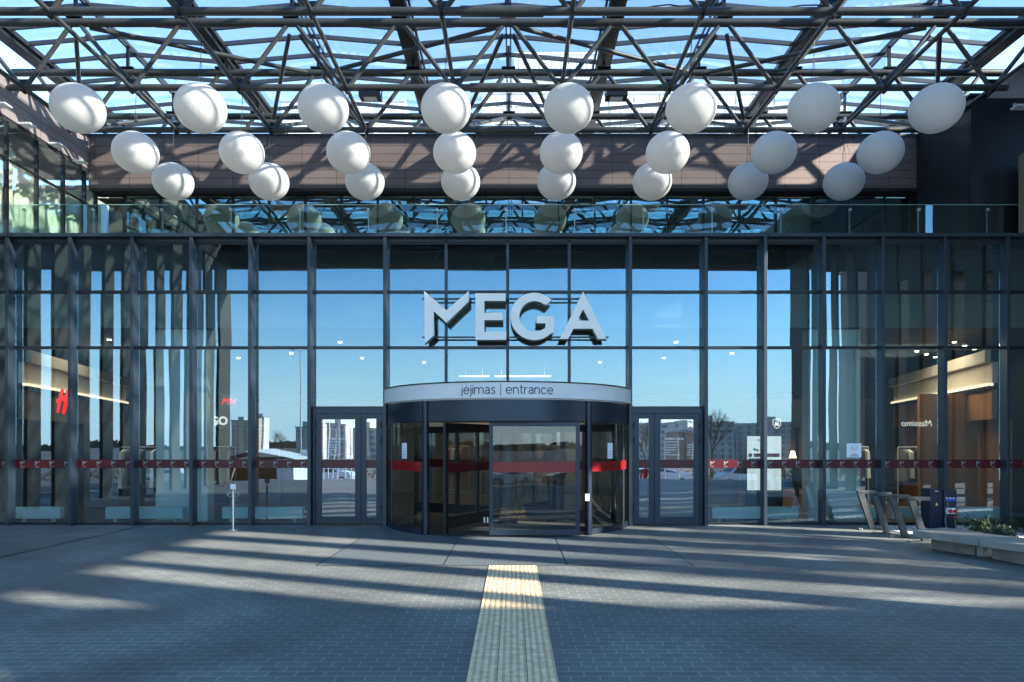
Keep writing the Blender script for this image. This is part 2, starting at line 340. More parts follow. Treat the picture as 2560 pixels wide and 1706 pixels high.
# ------------------------------------------------------------------ mall front
mall = thing('shopping_mall', (0, 0, 0), 'glazed shopping centre front with dark vertical fins and glass bays', 'building')
FX = [2.375, 3.84, 4.985, 6.12, 7.26, 8.465, 9.68, 10.9, 12.1]
FINS = [-x for x in FX[::-1]]+FX
ZT = 5.657
for x in FINS:
    f = MB().box(x-.032, x+.032, -.205, .012, 0, 5.585).build('fin', M['frame'], mall, bevel=.004)
for x in (-1.205, 0, 1.205):
    MB().box(x-.028, x+.028, -.05, .03, 2.42, 5.56).build('mullion', M['frame'], mall)
MB().box(-12, 12, -.215, .6, 5.59, ZT).build('roof_edge', M['frame'], mall)
MB().box(-12, 12, -.05, .05, 5.525, 5.588).build('head_rail', M['frame'], mall)
MB().box(-12, 12, -.02, .4, 5.49, 5.524).build('soffit', M['soffit'], mall)
bays = FINS[:9]+[-1.205, 0, 1.205]+FINS[9:]
for a, c in zip(bays, bays[1:]):
    w0 = .034 if abs(a) > 2 else .03; w1 = .034 if abs(c) > 2 else .03
    x0, x1 = a+w0, c-w1; cen = (a+c)/2
    for z in (4.557, 3.467):
        MB().box(x0, x1, -.035, .03, z-.028, z+.028).build('transom', M['frame_dark'], mall)
    rows = [(4.585, 5.52), (3.495, 4.529), (2.32 if abs(cen) < 3.83 else .05, 3.439)]
    if abs(cen) < 2.37: rows[2] = (2.45, 3.439)
    if abs(cen) > 3.83: MB().box(x0, x1, -.03, .03, 0, .048).build('sill', M['frame_dark'], mall)
    elif abs(cen) > 2.37: MB().box(x0, x1, -.04, .03, 2.262, 2.318).build('transom', M['frame_dark'], mall)
    for z0, z1 in rows:
        p = MB(); tx, tz = random.gauss(0, .0014), random.gauss(0, .0014)
        h, w = z1-z0, x1-x0
        v = [(x0, -.006-tx*w/2-tz*h/2, z0), (x1, -.006+tx*w/2-tz*h/2, z0), (x1, -.006+tx*w/2+tz*h/2, z1), (x0, -.006-tx*w/2+tz*h/2, z1)]
        p.add(v+[(q[0], q[1]+.012, q[2]) for q in v], [(0, 1, 2, 3), (4, 7, 6, 5), (0, 4, 5, 1), (1, 5, 6, 2), (2, 6, 7, 3), (3, 7, 4, 0)])
        pane = p.build('glass_pane', M['gfacade'], mall)
        if z0 < .1 and abs(cen) < 11:
            lg = MB().box(x0, x1, -.014, -.012, 1.11, 1.275); lg.mi = 1; n = max(1, round(w/.28))
            for i in range(n):
                lx = x0+(i+.5)*w/n; mlogo(lg, lx, -.0165, 1.205, .095)
                text_on(lg, 'MEGA', lx, -.0165, 1.128, .026, depth=.0005, offset=.0006)
            lg.build('vinyl_band', [M['band'], M['logo']], pane)
# walls beside & interior shell
MB().box(-30, -12.14, -.1, .2, 0, ZT-.002).build('side_wall', M['dark_wall'], mall)
MB().box(12.14, 30, -.1, .2, 0, ZT-.002).build('side_wall', M['dark_wall'], mall)
MB().box(-30, 30, .602, 24, 5.55, 5.655).build('terrace', M['concrete'], mall)
MB().box(-13.5, 13.5, .45, 24, 3.93, 3.99).build('ceiling', M['ceil_in'], mall)
MB().box(-13.5, 13.5, .40, .449, 3.93, 4.60).build('bulkhead', M['bulk'], mall)
MB().box(-13.5, 13.5, .40, .449, 4.601, 5.48).build('spandrel_panel', M['blind'], mall)
MB().box(-13.6, 13.6, .05, 24, -.06, -.004).build('interior_floor', M['floor_in'], mall)
MB().box(-13.7, -13.6, .2, 24, 0, 4).build('inner_wall', M['grey_in'], mall)
MB().box(13.6, 13.7, .2, 24, 0, 4).build('inner_wall', M['grey_in'], mall)
MB().box(-13.7, 13.7, 20, 20.1, 0, 4).build('inner_wall', M['cream'], mall)
for s in (-1, 1):
    MB().box(s*6.16, s*7.22, .62, .95, 0, 3.93).build('pillar', M['wallw'], mall)
# shop side fascias
def shopside(s):
    a, c = (s*10.1, .95), (s*11.7, 7.7)
    def strip(z0, z1, off, m, name):
        q = MB(); o = s*off
        q.prism([(a[0]+o, a[1]), (c[0]+o, c[1]), (c[0]+o+s*.12, c[1]), (a[0]+o+s*.12, a[1])], z0, z1); return q.build(name, m, mall)
    strip(3.30, 3.55, -.1, M['cream'], 'fascia_upper')
    strip(2.86, 3.30, .05, M['cream'], 'fascia_cream')
    strip(2.80, 2.858, -.04, M['cove'], 'cove_light')
    strip(2.72, 2.798, -.03, M['black'], 'trim')
    strip(2.10, 2.718, .04, M['grey_in'] if s < 0 else M['wood'], 'fascia_lower')
    strip(0, 2.098, .35, M['wood'] if s > 0 else M['dark_wall'], 'shopfront')
shopside(-1); shopside(1)
# far shopfronts on the back wall
for i, (x0, x1, m, low) in enumerate([(-9, -6.3, 'black', 'wood'), (-6.2, -2.6, 'grey_in', 'tan'), (-2.5, 2.5, 'cream', 'tan'), (2.6, 7.2, 'black', 'grey_in'), (7.3, 11, 'black', 'wood')]):
    D = 20-.3*i
    y = D+CY+2
    MB().box(x0, x1, y, y+.2, 2.05, 2.9).build('shop_fascia', M[m], mall)
    MB().box(x0, x1, y+.9, y+1.0, 0, 2.04).build('shop_interior', M[low], mall)
    for k in range(4):
        xx = x0+(x1-x0)*(k+.0)/3*.98+.02; MB().box(xx, xx+.08, y, y+.1, 0, 2.04).build('shop_post', M['frame_dark'], mall)
# interior wood panels right, dark panels left
for k, (px0, px1) in enumerate([(2295, 2365), (2368, 2440)]):
    MB().box(PX(px0, 16), PX(px1, 16), 2.2, 2.3, 0, 2.72).build('wood_panel', M['wood'], mall)
for px0, px1 in [(55, 120), (215, 300)]:
    MB().box(PX(px0, 17), PX(px1, 17), 3.2, 3.3, 0, 2.1).build('display_wall', M['black'], mall)
b = MB()
# ceiling downlights
dl = [(PX(px, D), D+CY) for px, D in [(2272, 17), (2292, 17.6), (2316, 18.2), (2338, 18.8), (2386, 16), (2412, 16.6), (2436, 17.2), (2460, 17.8), (850, 16), (1690, 16), (728, 18), (905, 19), (1060, 20), (1500, 20), (1660, 19), (1830, 18), (273, 15.6), (596, 19), (480, 19)]]
lt = thing('ceiling_downlights', (0, 3, 3.9), 'row of small round white downlights in the ceiling behind the glass', 'ceiling light')
bpy.data.objects.remove(lt)
for i, (x, y) in enumerate(dl):
    side = 'right' if x > 0 else 'left'
    o = MB().cyl((0, 0, 0), (0, 0, .03), .042, n=16).build('downlight', M['lamp']); o.location = (x, y, 3.895)
    MB().cyl((0, 0, .012), (0, 0, .034), .058, n=16).build('trim_ring', M['white'], o)
    tag(o, 'small round lit downlight in the dark ceiling behind the glass front', 'ceiling light', 'downlights in the ceiling inside the building')
# convector benches behind the glass
CONV = [(42, 158), (270, 462), (560, 760), (1777, 1992), (2077, 2192), (2222, 2350), (2392, 2497)]
CL = ['in the first full glass bay from the left', 'behind the second and third bays from the left', 'left of the left glass door behind the thin steel post', 'right of the right glass door under the directory board', 'in the bay with the paper notice behind the bicycle racks', 'half hidden by the bicycle racks and power cabinet', 'at the far right above the shrubs']
for (a, c), l in zip(CONV, CL):
    x0, x1 = PX(a, 14.1), PX(c, 14.1)
    t = thing('radiator', ((x0+x1)/2, .35, 0), 'low pale blue floor radiator '+l, 'radiator', 'low radiators behind the glass front')
    MB().box(x0, x1, .28, .42, .085, .315).build('casing', M['conv'], t, bevel=.005)
    MB().box(x0+.01, x1-.01, .30, .40, .316, .320).build('top_grille', M['steel_s'], t)
    for xx in (x0+.14, x1-.2): MB().box(xx, xx+.05, .32, .38, -.004, .084).build('leg', M['conv'], t)

# ------------------------------------------------------------------ side doors
def door_leaf(par, x0, x1, z1, fw, logos=True):
    lf = MB(); y0, y1 = -.075, -.02
    lf.box(x0, x0+fw, y0, y1, .02, z1); lf.box(x1-fw, x1, y0, y1, .02, z1)
    lf.box(x0+fw, x1-fw, y0, y1, z1-fw, z1); lf.box(x0+fw, x1-fw, y0, y1, .02, .02+fw*1.3)
    o = lf.build('door_leaf', M['door_frame'], par, bevel=.003)
    MB().box(x0+fw, x1-fw, -.052, -.042, .02+fw*1.3, z1-fw).build('glass', M['gdoor'], o)
    MB().box(x0+fw, x1-fw, -.0545, -.053, 1.11, 1.275).build('vinyl_band', M['band'], o)
    return o
for s in (-1, 1):
    nm = 'left' if s < 0 else 'right'
    t = thing('entrance_door', (s*3.05, -.05, 0), 'framed glass door beside the revolving door, the one on the %s with white opening hours' % nm, 'door', 'pair of glass doors beside the revolving door')
    xa, xb = sorted((s*2.41, s*3.80))
    fr = MB().box(xa, xa+.05, -.09, -.005, 0, 2.26).box(xb-.05, xb, -.09, -.005, 0, 2.26).box(xa+.05, xb-.05, -.09, -.005, 2.18, 2.26)
    fr.build('door_frame', M['door_frame'], t)
    xs = s*2.86
    if s < 0: big, small = (xa+.055, xs-.003), (xs+.003, xb-.055)
    else: small, big = (xa+.055, xs-.003), (xs+.003, xb-.055)
    ob = door_leaf(t, *big, 2.175, .115); osm = door_leaf(t, *small, 2.175, .10)
    for x in (big[0] if s < 0 else big[1], small[1] if s < 0 else small[0]):
        for z in (.35, 1.65, 1.95): MB().cyl((x, -.1, z-.055), (x, -.1, z+.055), .018, n=10).build('hinge', M['black'], t)
    # writing
    tx = MB(); x = big[0]+.22
    text_on(tx, 'DARBO LAIKAS', x, -.056, 1.665, .052, depth=.0008, offset=.0008, align='LEFT')
    text_on(tx, 'OPENING HOURS', x, -.056, 1.61, .033, depth=.0008, align='LEFT')
    for i, (l, r_) in enumerate([('PARDUOTUVĖS', '10:00  21:00'), ('RESTORANAI', '10:00  22:00'), ('BOULINGAS', '11:00  23:00'), ('KINAS', '10:00  24:00'), ('HIPERMARKETAS', '8:00  22:00')]):
        z = 1.55-.048*i; text_on(tx, l, x, -.056, z, .036, depth=.0008, align='LEFT'); text_on(tx, r_, x+.42, -.056, z, .036, depth=.0008, align='LEFT')
    tx.build('opening_hours', M['white'], ob)

# ------------------------------------------------------------------ revolving door
rv = thing('revolving_door', (0, 0, 0), 'large round revolving door with a curved silver sign band over it', 'revolving door')
RC, RR = .40, 2.40                      # centre y, radius
def arc(r, a0, a1, n): return [(r*math.sin(a0+(a1-a0)*i/n), RC-r*math.cos(a0+(a1-a0)*i/n)) for i in range(n+1)]
AE = math.acos((RC+.03)/RR)
def ring(mb, r0, r1, z0, z1, a0, a1, n=40):
    A = arc(r1, a0, a1, n); B = arc(r0, a0, a1, n)
    def surf(P0, P1, za, zb):
        vv = [(x, y, za) for x, y in P0]+[(x, y, zb) for x, y in P1]; m_ = len(P0)
        mb.add(vv, [(q, q+1, q+1+m_, q+m_) for q in range(n)], True)
    surf(A, A, z0, z1); surf(B, B, z0, z1); surf(A, B, z1, z1); surf(A, B, z0, z0)
    for e in (0, n): mb.add([(*A[e], z0), (*A[e], z1), (*B[e], z1), (*B[e], z0)], [(0, 1, 2, 3)])
    return mb
band = ring(MB(), RR+.0, RR+.06, 2.355, 2.615, -AE, AE, 56).build('sign_band', M['silver'], rv)
ring(MB(), RR-.06, RR+.075, 2.617, 2.637, -AE, AE, 56).build('top_trim', M['frame_dark'], rv)
for s in (-1, 1): MB().box(s*RR*math.sin(AE)-.02, s*RR*math.sin(AE)+.02, -.12, .02, 2.34, 2.63).build('end_cap', M['frame_dark'], rv)
def bend(p, q, r):
    a = p.x/r; return Vector((r*math.sin(a), RC-r*math.cos(a), p.z)) + Vector((math.sin(a), -math.cos(a), 0))*(q.z)
def ga(cx, cy, rx, ry, a0, a1, n=12): return [(cx+rx*math.cos(R(a0+(a1-a0)*i/n)), cy+ry*math.sin(R(a0+(a1-a0)*i/n))) for i in range(n+1)]
GLY = {'i': (.0, [[(0, 0), (0, 1)], [(-.02, 1.36), (.02, 1.36)]]),
 'I': (.0, [[(0, 0), (0, 1)], [(-.02, 1.36), (.02, 1.36)], [(0, 0), (-.05, -.14), (-.03, -.26), (.07, -.3)]]),
 'j': (.0, [[(0, 1), (0, -.2), (-.06, -.36), (-.2, -.42)], [(-.02, 1.36), (.02, 1.36)]]),
 'e': (.92, [[(.03, .52), (.90, .52)]+ga(.46, .5, .44, .5, 2, 320, 22)]), 'E': (.92, [[(.03, .52), (.90, .52)]+ga(.46, .5, .44, .5, 2, 320, 22), [(.44, 1.36), (.48, 1.36)]]),
 'c': (.82, [ga(.46, .5, .44, .5, 42, 318, 20)]),
 'm': (1.45, [[(0, 0), (0, 1)], [(0, .6)]+ga(.36, .62, .36, .38, 170, 0, 10)+[(.72, 0)], [(.72, .6)]+ga(1.08, .62, .36, .38, 170, 0, 10)+[(1.44, 0)]]),
 'n': (.78, [[(0, 0), (0, 1)], [(0, .6)]+ga(.38, .6, .38, .4, 170, 0, 10)+[(.76, 0)]]),
 'a': (.72, [[(.06, .85), (.3, 1), (.52, .98), (.68, .8), (.68, 0)], [(.68, .58), (.3, .56), (.05, .4), (.04, .16), (.22, 0), (.45, .03), (.68, .26)]]),
 's': (.6, [[(.56, .86), (.4, .98), (.2, .98), (.06, .82), (.1, .62), (.32, .52), (.52, .4), (.58, .2), (.44, .03), (.22, -.01), (.02, .14)]]),
 't': (.45, [[(.18, 1.36), (.18, .2), (.26, .02), (.42, .02)], [(0, 1), (.42, 1)]]),
 'r': (.42, [[(0, 0), (0, 1)], [(0, .6), (.1, .85), (.25, .98), (.42, .98)]])}
def strokes(mb, word, x, z, xh, w, gap, fn):
    for ch in word:
        adv, sts = GLY[ch]; x0_ = x
        for st in sts:
            for a, c in zip(st, st[1:]):
                p0 = Vector((x+a[0]*xh, 0, z+a[1]*xh)); p1 = Vector((x+c[0]*xh, 0, z+c[1]*xh)); d = (p1-p0).normalized(); n = Vector((-d.z, 0, d.x))*w/2; e = d*w*.3
                q = [p0-e-n, p1+e-n, p1+e+n, p0-e+n]
                v = [fn(p, Vector((0, 0, o_))) for o_ in (0, .004) for p in q]
                mb.add(v, [(3, 2, 1, 0), (4, 5, 6, 7), (0, 1, 5, 4), (1, 2, 6, 5), (2, 3, 7, 6), (3, 0, 4, 7)])
        x += adv*xh+gap
    return x
tx = MB(); fb_ = lambda p, q: bend(p, q, RR+.061)
def wlen(word, xh, gap): return sum(GLY[c][0]*xh+gap for c in word)-gap
XA, XB = -.975, .93
for word, x0_, x1_ in (('IEjimas', -.765, -.195), ('entrance', -.01, .79)):
    xh = .103; gap = (x1_-x0_-sum(GLY[c][0] for c in word)*xh)/(len(word)-1)
    strokes(tx, word, x0_, 2.425, xh, .015, gap, fb_)
bx_ = -.10
q = [Vector((bx_-.005, 0, 2.385)), Vector((bx_+.005, 0, 2.385)), Vector((bx_+.005, 0, 2.59)), Vector((bx_-.005, 0, 2.59))]
tx.add([fb_(p, Vector((0, 0, o_))) for o_ in (0, .004) for p in q], [(3, 2, 1, 0), (4, 5, 6, 7), (0, 1, 5, 4), (1, 2, 6, 5), (2, 3, 7, 6), (3, 0, 4, 7)])
tx.build('lettering', M['ink'], band)
ring(MB(), RR-.10, RR-.02, 2.335, 2.354, -AE, AE, 56).build('gap_strip', M['white'], rv)
hd = ring(MB(), RR-.08, RR-.0, 1.98, 2.334, -AE, AE, 56).build('header_drum', M['door_frame'], rv)
ring(MB(), RR-.085, RR+.006, 1.965, 1.978, -AE, AE, 56).build('header_trim', M['frame_dark'], rv)
pts = arc(RR-.09, -AE, AE, 40); MB().prism(pts, 2.0, 2.33).build('drum_ceiling', M['black'], rv)
AP = math.asin(1.42/RR)
for s in (-1, 1):
    a = s*AP; c = Vector((RR*math.sin(a), RC-RR*math.cos(a), 0))
    MB().cyl(c+Vector((0, .0, 0)), c+Vector((0, 0, 2.33)), .062, n=4).build('post', M['door_frame'], rv)
    a0, a1 = sorted((s*(AP+.03), s*(AE-.02)))
    cg = ring(MB(), RR-.045, RR-.035, .10, 1.96, a0, a1, 16).build('curved_glass', M['gcurve'], rv)
    ring(MB(), RR-.034, RR-.031, 1.10, 1.27, a0, a1, 16).build('vinyl_band', M['band_d'], cg)
    ring(MB(), RR-.075, RR-.0, 0.0, .10, a0, a1, 16).build('base_rail', M['door_frame'], rv)
    am = s*(AP+.72*(AE-AP)); c = Vector(((RR-.04)*math.sin(am), RC-(RR-.04)*math.cos(am), 0))
    MB().cyl(c, c+Vector((0, 0, 1.97)), .03, n=8).build('glazing_post', M['door_frame'], rv)
    pz = PZ(1128, 12.4)
    an = s*(AP+.20+.06); c = Vector(((RR-.02)*math.sin(an), RC-(RR-.02)*math.cos(an), 0)); t_ = Vector((math.cos(an), math.sin(an), 0)); nn = Vector((math.sin(an), -math.cos(an), 0))
    def sheet(mb, u0, u1, z0, z1, off): 
        q = [c+t_*u+nn*off+Vector((0, 0, z)) for u, z in ((u0, z0), (u1, z0), (u1, z1), (u0, z1))]
        mb.add(q+[p_-nn*.002 for p_ in q], [(0, 1, 2, 3), (7, 6, 5, 4), (0, 4, 5, 1), (1, 5, 6, 2), (2, 6, 7, 3), (3, 7, 4, 0)])
    nb = MB(); sheet(nb, -.085, .085, 1.32, 1.60, .004); no = nb.build('paper_notice', M['paper'], rv)
    ib = MB()
    for k in range(4): sheet(ib, -.06, .06, 1.345+.022*k, 1.350+.022*k, .0065)
    ib.build('print', M['ink'], no)
    ib = MB(); sheet(ib, -.05, .05, 1.44, 1.452, .0065)
    for k in range(14):
        a_ = k/14*2*math.pi; a_2 = (k+1)/14*2*math.pi
        q = [c+t_*(.045*math.cos(w_)*f_)+nn*.0065+Vector((0, 0, 1.525+.045*math.sin(w_)*f_)) for w_, f_ in ((a_, 1), (a_2, 1), (a_2, .88), (a_, .88))]
        ib.add(q, [(0, 1, 2, 3)])
    ib.build('print', M['inkred'], no)
# front sliding leaf (right half) & inner wings
yl = RC-RR*math.cos(AP)-.30
x0, x1 = -.30, 1.24
lf = MB().box(x0, x0+.065, yl, yl+.06, .03, 1.955).box(x1-.065, x1, yl, yl+.06, .03, 1.955).box(x0+.065, x1-.065, yl, yl+.06, 1.885, 1.955).box(x0+.065, x1-.065, yl, yl+.06, .03, .12)
lf = lf.build('door_leaf', M['door_frame'], rv, bevel=.004)
MB().box(x0+.065, x1-.065, yl+.025, yl+.035, .12, 1.885).build('glass', M['gleaf'], lf)
MB().box(x0+.065, x1-.065, yl+.019, yl+.022, 1.10, 1.27).build('vinyl_band', M['band_d'], lf)
for i, a in enumerate((R(62), R(152), R(242), R(332))):
    d = Vector((math.cos(a), math.sin(a), 0)); c0 = Vector((0, RC, 0)); e = c0+d*(RR-.14)
    w = MB()
    w.bar(e+Vector((0, 0, .03)), e+Vector((0, 0, 1.95)), .05, .09, up=d); w.bar(c0+d*.3+Vector((0, 0, 1.88)), e+Vector((0, 0, 1.88)), .05, .14); w.bar(c0+d*.3+Vector((0, 0, .22)), e+Vector((0, 0, .22)), .05, .20)
    m_ = c0+d*1.2; w.bar(m_+Vector((0, 0, .3)), m_+Vector((0, 0, 1.9)), .05, .07, up=d)
    wo = w.build('wing', M['frame_dark'], rv)
    MB().bar(c0+d*.34+Vector((0, 0, 1.07)), e+Vector((0, 0, 1.07)), .012, 1.5).build('glass', M['gcurve'], wo)
    MB().bar(c0+d*.34+Vector((0, 0, 1.17)), e+Vector((0, 0, 1.17)), .02, .17).build('vinyl_band', M['band'], wo)
MB().cyl((0, RC, 0.0), (0, RC, 1.98), .20, n=24).build('centre_column', M['frame_dark'], rv)
cst = MB()
for xx in (-.42, -.36): cst.box(xx-.012, xx+.012, -.9, -.85, .14, .24)
cst.build('bolt_handle', M['steel_s'], rv)
MB().prism(arc(RR-.03, -AE, AE, 40), -.003, .006).build('floor_plate', mat('dark_mat', (.03, .033, .038), .6), rv)
c = P(1467, 1243, 12.15); MB().box(c.x-.035, c.x+.035, c.y-.09, c.y-.062, c.z-.06, c.z+.06).build('push_button', M['white'], rv)

# ------------------------------------------------------------------ big letters
lt = thing('letter_sign', (0, -.3, 3.9), 'big white block letters on rails spelling the mall name over the door', 'sign')
DF = 13.30; SC = 4.057
def zc(x, y): return (PX(1000+x/SC, DF), PZ(680+y/SC, DF))
def arcpts(cx, cy, r, a0, a1, n): return [(cx+r*math.cos(R(a0+(a1-a0)*i/n)), cy-r*math.sin(R(a0+(a1-a0)*i/n))) for i in range(n+1)]
GL = [(1545, 268)]+arcpts(1362, 452, 240, 52, 325, 40)[1:]+[(1563, 620), (1563, 447), (1385, 447), (1385, 522), (1475, 522), (1475, 578)]+arcpts(1365, 452, 155, -48, -312, 30)+[(1490, 335)]
GL = [(1545, 268)]+arcpts(1362, 452, 240, 47, 312, 40)+[(1563, 618), (1563, 447), (1385, 447), (1385, 522), (1475, 522), (1475, 577)]+arcpts(1366, 452, 155, 311, 52, 30)+[(1490, 335)]
LET = {
 'M': [[(245, 195), (472, 390), (698, 193), (698, 300), (472, 517), (342, 398), (342, 645), (250, 730)]],
 'E': [[(765, 218), (1070, 218), (1070, 295), (855, 295), (855, 415), (1042, 415), (1042, 490), (855, 490), (855, 607), (1078, 607), (1078, 690), (765, 690)]],
 'G': [GL],
 'A': [[(1857, 200), (2097, 682), (2010, 682), (1955, 577), (1760, 577), (1705, 682), (1620, 682)], [(1857, 380), (1800, 495), (1918, 495)]]}
for ch, loops in LET.items():
    v, f = poly2d([[zc(*p) for p in lp] for lp in loops], .20)
    b = MB(); y0 = DF+CY
    for face in f:
        zz = [v[i].z for i in face]; n = (v[face[1]]-v[face[0]]).cross(v[face[2]]-v[face[0]])
        b.mi = 0 if (abs(n.normalized().z) > .9 and sum(zz)/len(zz) > 0) else 1
        b.add([Vector((v[i].x, y0+.10-v[i].z, v[i].y)) for i in face], [tuple(range(len(face)))])
    b.build('letter', [M['letter'], M['letter_side']], lt, label='white letter '+ch)
for py in (747, 843):
    MB().box(PX(1000+225/SC, 13.5), PX(1000+2118/SC if py > 800 else 1000+1900/SC, 13.5), -.205, -.175, PZ(py, 13.5)-.015, PZ(py, 13.5)+.015).build('rail', M['frame_dark'], lt)
for x in (-1.205, 0, 1.205):
    for py in (747, 843): MB().box(x-.015, x+.015, -.174, -.052, PZ(py, 13.5)-.012, PZ(py, 13.5)+.012).build('bracket', M['frame_dark'], lt)

# ------------------------------------------------------------------ terrace: balustrade, upper storey, wings
bal = thing('glass_balustrade', (0, 1.2, ZT), 'clear frameless glass balustrade along the terrace edge', 'balustrade')
DB = 15.0; yb = DB+CY; jx = [PX(2469-172*k, DB) for k in range(-1, 17)][::-1]
for a, c in zip(jx, jx[1:]):
    pn = MB().box(a+.006, c-.006, yb-.008, yb+.008, ZT, 6.70).build('glass_panel', M['gbal'], bal)
    MB().box(a+.006, c-.006, yb-.0085, yb+.0085, 6.701, 6.709).build('top_edge', M['gbal_edge'], pn)
for x in jx:
    b = MB(); b.box(x-.011, x+.011, yb+.02, yb+.04, ZT, 6.62); b.cyl((x, yb-.02, 6.60), (x, yb+.03, 6.60), .032, n=12)
    b.build('clamp_post', M['steel_s'], bal)
DC = 17.17; YC = DC+CY; WT = 9.13
up = thing('upper_storey', (0, YC, ZT), 'upper storey wall in brown cladding above a strip of reflecting glass', 'building')
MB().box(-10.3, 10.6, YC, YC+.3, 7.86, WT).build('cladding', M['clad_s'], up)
MB().box(-10.35, 10.6, YC-.03, YC+.33, WT+.001, WT+.05).build('coping', M['steel'], up)
MB().box(-10.3, 10.6, YC+.02, YC+.5, 7.80, 7.858).build('soffit', M['soffit'], up)
YG = 17.5+CY
mx = [PX(2210-90.4*k, 17.5) for k in range(0, 22)]
mx = [x for x in mx if x > -10.25]
for a, c in zip(mx, mx[1:]):
    MB().box(c+.02, a-.02, YG, YG+.01, ZT+.06, 7.76).build('glass_pane', M['gupper'], up)
MB().box(max(mx)+.02, 10.5, YG, YG+.01, ZT+.06, 7.76).build('glass_pane', M['gupper'], up)
for a in mx: MB().box(a-.018, a+.018, YG-.06, YG+.03, ZT, 7.79).build('mullion', M['frame_dark'], up)
MB().box(-10.3, 10.5, YG-.03, YG+.03, 7.761, 7.799).build('head_rail', M['frame_dark'], up)
MB().box(-10.3, 10.5, YG-.03, YG+.03, ZT, ZT+.058).build('sill_rail', M['frame_dark'], up)
MB().box(-13.6, 10.5, YG+2.6, YG+2.7, ZT, 9.0).build('inner_wall', M['grey_in'], up)
MB().box(-10.3, 10.5, YG+.04, YG+2.6, 7.70, 7.74).build('inner_ceiling', M['ceil_in'], up)
b = MB()
for k in range(26):
    px = 560+random.random()*1400
    b.box(PX(px, 19), PX(px, 19)+.18, YG+1.0, YG+1.08, ZT, ZT+.5+.5*random.random())
b.build('white_blinds', M['curtain'], up)
# left wing
XL = -10.3
lw = thing('left_wing', (XL, 2, ZT), 'left wing with sunlit brown cladding over tall bright glazing', 'building')
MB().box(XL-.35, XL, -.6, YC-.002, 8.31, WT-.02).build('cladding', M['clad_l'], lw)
MB().box(XL-.4, XL+.03, -.6, YC-.035, WT-.019, WT+.03).build('coping', M['steel'], lw)
MB().box(XL-.3, XL-.02, -.6, YG+.1, 8.22, 8.308).build('lower_trim', M['soffit'], lw)
ml = [D+CY for D in (13.1, 13.75, 14.39, 15.3, 16.2, 17.0, 17.47)]
for y in ml: MB().box(XL-.06, XL+.03, y-.02, y+.02, ZT, 8.21).build('mullion', M['frame_dark'], lw)
for a, c in zip(ml, ml[1:]):
    MB().box(XL-.012, XL, a+.022, c-.022, ZT, 7.40).build('glass_pane', M['gleft'], lw)
    MB().box(XL-.012, XL, a+.022, c-.022, 7.46, 8.21).build('glass_pane', M['gleft'], lw)
    MB().box(XL-.03, XL+.02, a+.022, c-.022, 7.402, 7.458).build('transom', M['frame_dark'], lw)
MB().box(XL-3.0, XL-2.9, -.6, 6, ZT, 8.3).build('room_wall', M['room'], lw)
MB().box(XL-3.0, XL-.35, 4.8, 4.9, ZT, 8.3).build('room_wall', M['room'], lw)
MB().box(XL-3.0, XL-.36, -.6, 6, 9.0, 9.1).build('roof_slab', M['concrete'], lw)
b = MB()
for (y0, y1, z0, z1) in [(.66, 1.3, ZT+.02, 7.5), (1.72, 2.3, ZT+.02, 7.6), (1.38, 1.62, ZT+.02, 7.9), (2.55, 3.2, ZT+.02, 7.5), (-.2, .5, ZT+.02, 7.4), (3.45, 4.0, ZT, 7.2)]:
    n = 14; zc_ = z1+.0
    v = []
    for i in range(n+1):
        yy = y0+(y1-y0)*i/n; xx = XL-.55+.05*math.sin(i*1.9+y0*7); zt = z1+.12*math.sin(i*.7+y0*3)
        for j in range(5):
            v.append((xx+.03*math.sin(j*2.+i), yy+.03*math.sin(j*1.7), z0+(zt-z0)*j/4))
    for i in range(n):
        for j in range(4): b.add([v[i*5+j], v[i*5+5+j], v[i*5+6+j], v[i*5+1+j]], [(0, 1, 2, 3)], True)
b.build('curtain', M['curtain'], lw)
WL = [(65, 318), (138, 367), (195, 409), (253, 446), (2, 268)]
WN = ['second from the left', 'middle one of the row', 'fourth from the left', 'farthest, beside the back wall', 'nearest, at the photo edge']
def flood(name, x, y, z, s, label, group):
    t = thing(name, (x, y, z), label, 'flood light', group)
    MB().box(x, x+s*.26, y-.11, y+.11, z, z+.035).build('lamp_body', M['silver'], t, bevel=.004)
    MB().box(x+s*.04, x+s*.24, y-.09, y+.09, z-.004, z-.0005).build('lens', M['white'], t)
    MB().box(x, x+s*.05, y-.03, y+.03, z+.036, z+.09).build('bracket', M['steel_s'], t)
for (px, py), n in zip(WL, WN):
    D = 10.41*FPX/(1283-px)-.15; flood('flood_light', XL+.004, D+CY, PZ(py, D)+.02, 1, 'flat silver flood light under the left brown cladding, '+n, 'flood lights under the left cladding')
# right wing
XR = 10.0; YQ = 15.25+CY
rw = thing('right_wing', (XR, 2, ZT), 'right wing with deep shade painted into its near black cladding', 'building')
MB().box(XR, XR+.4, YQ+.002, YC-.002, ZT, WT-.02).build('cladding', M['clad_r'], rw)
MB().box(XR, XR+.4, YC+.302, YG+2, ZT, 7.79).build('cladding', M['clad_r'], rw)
MB().box(XR, 14.19, YQ-.13, YQ, ZT, 9.05).build('end_wall', M['dark_wall'], rw)
MB().box(14.2, 18, -2.2, 6, 0, 11.5).build('shade_block', M['dark_wall'], rw)  # unseen block added to keep sun off the end wall
MB().box(XR-.03, XR+.43, YQ-.13, YC-.035, WT-.019, WT+.03).build('coping', M['steel'], rw)
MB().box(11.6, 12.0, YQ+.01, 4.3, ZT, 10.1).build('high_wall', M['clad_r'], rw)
bx = PX(2544, 14.8); MB().box(bx, bx+.8, .85, 1.05, ZT, PZ(392, 14.8)).build('beige_screen', M['tan'], rw)
flood('flood_light', PX(2535, 14.5), .78, PZ(270, 14.5), 1, 'flat flood light on the black end wall at the right', 'flood lights under the right wing')

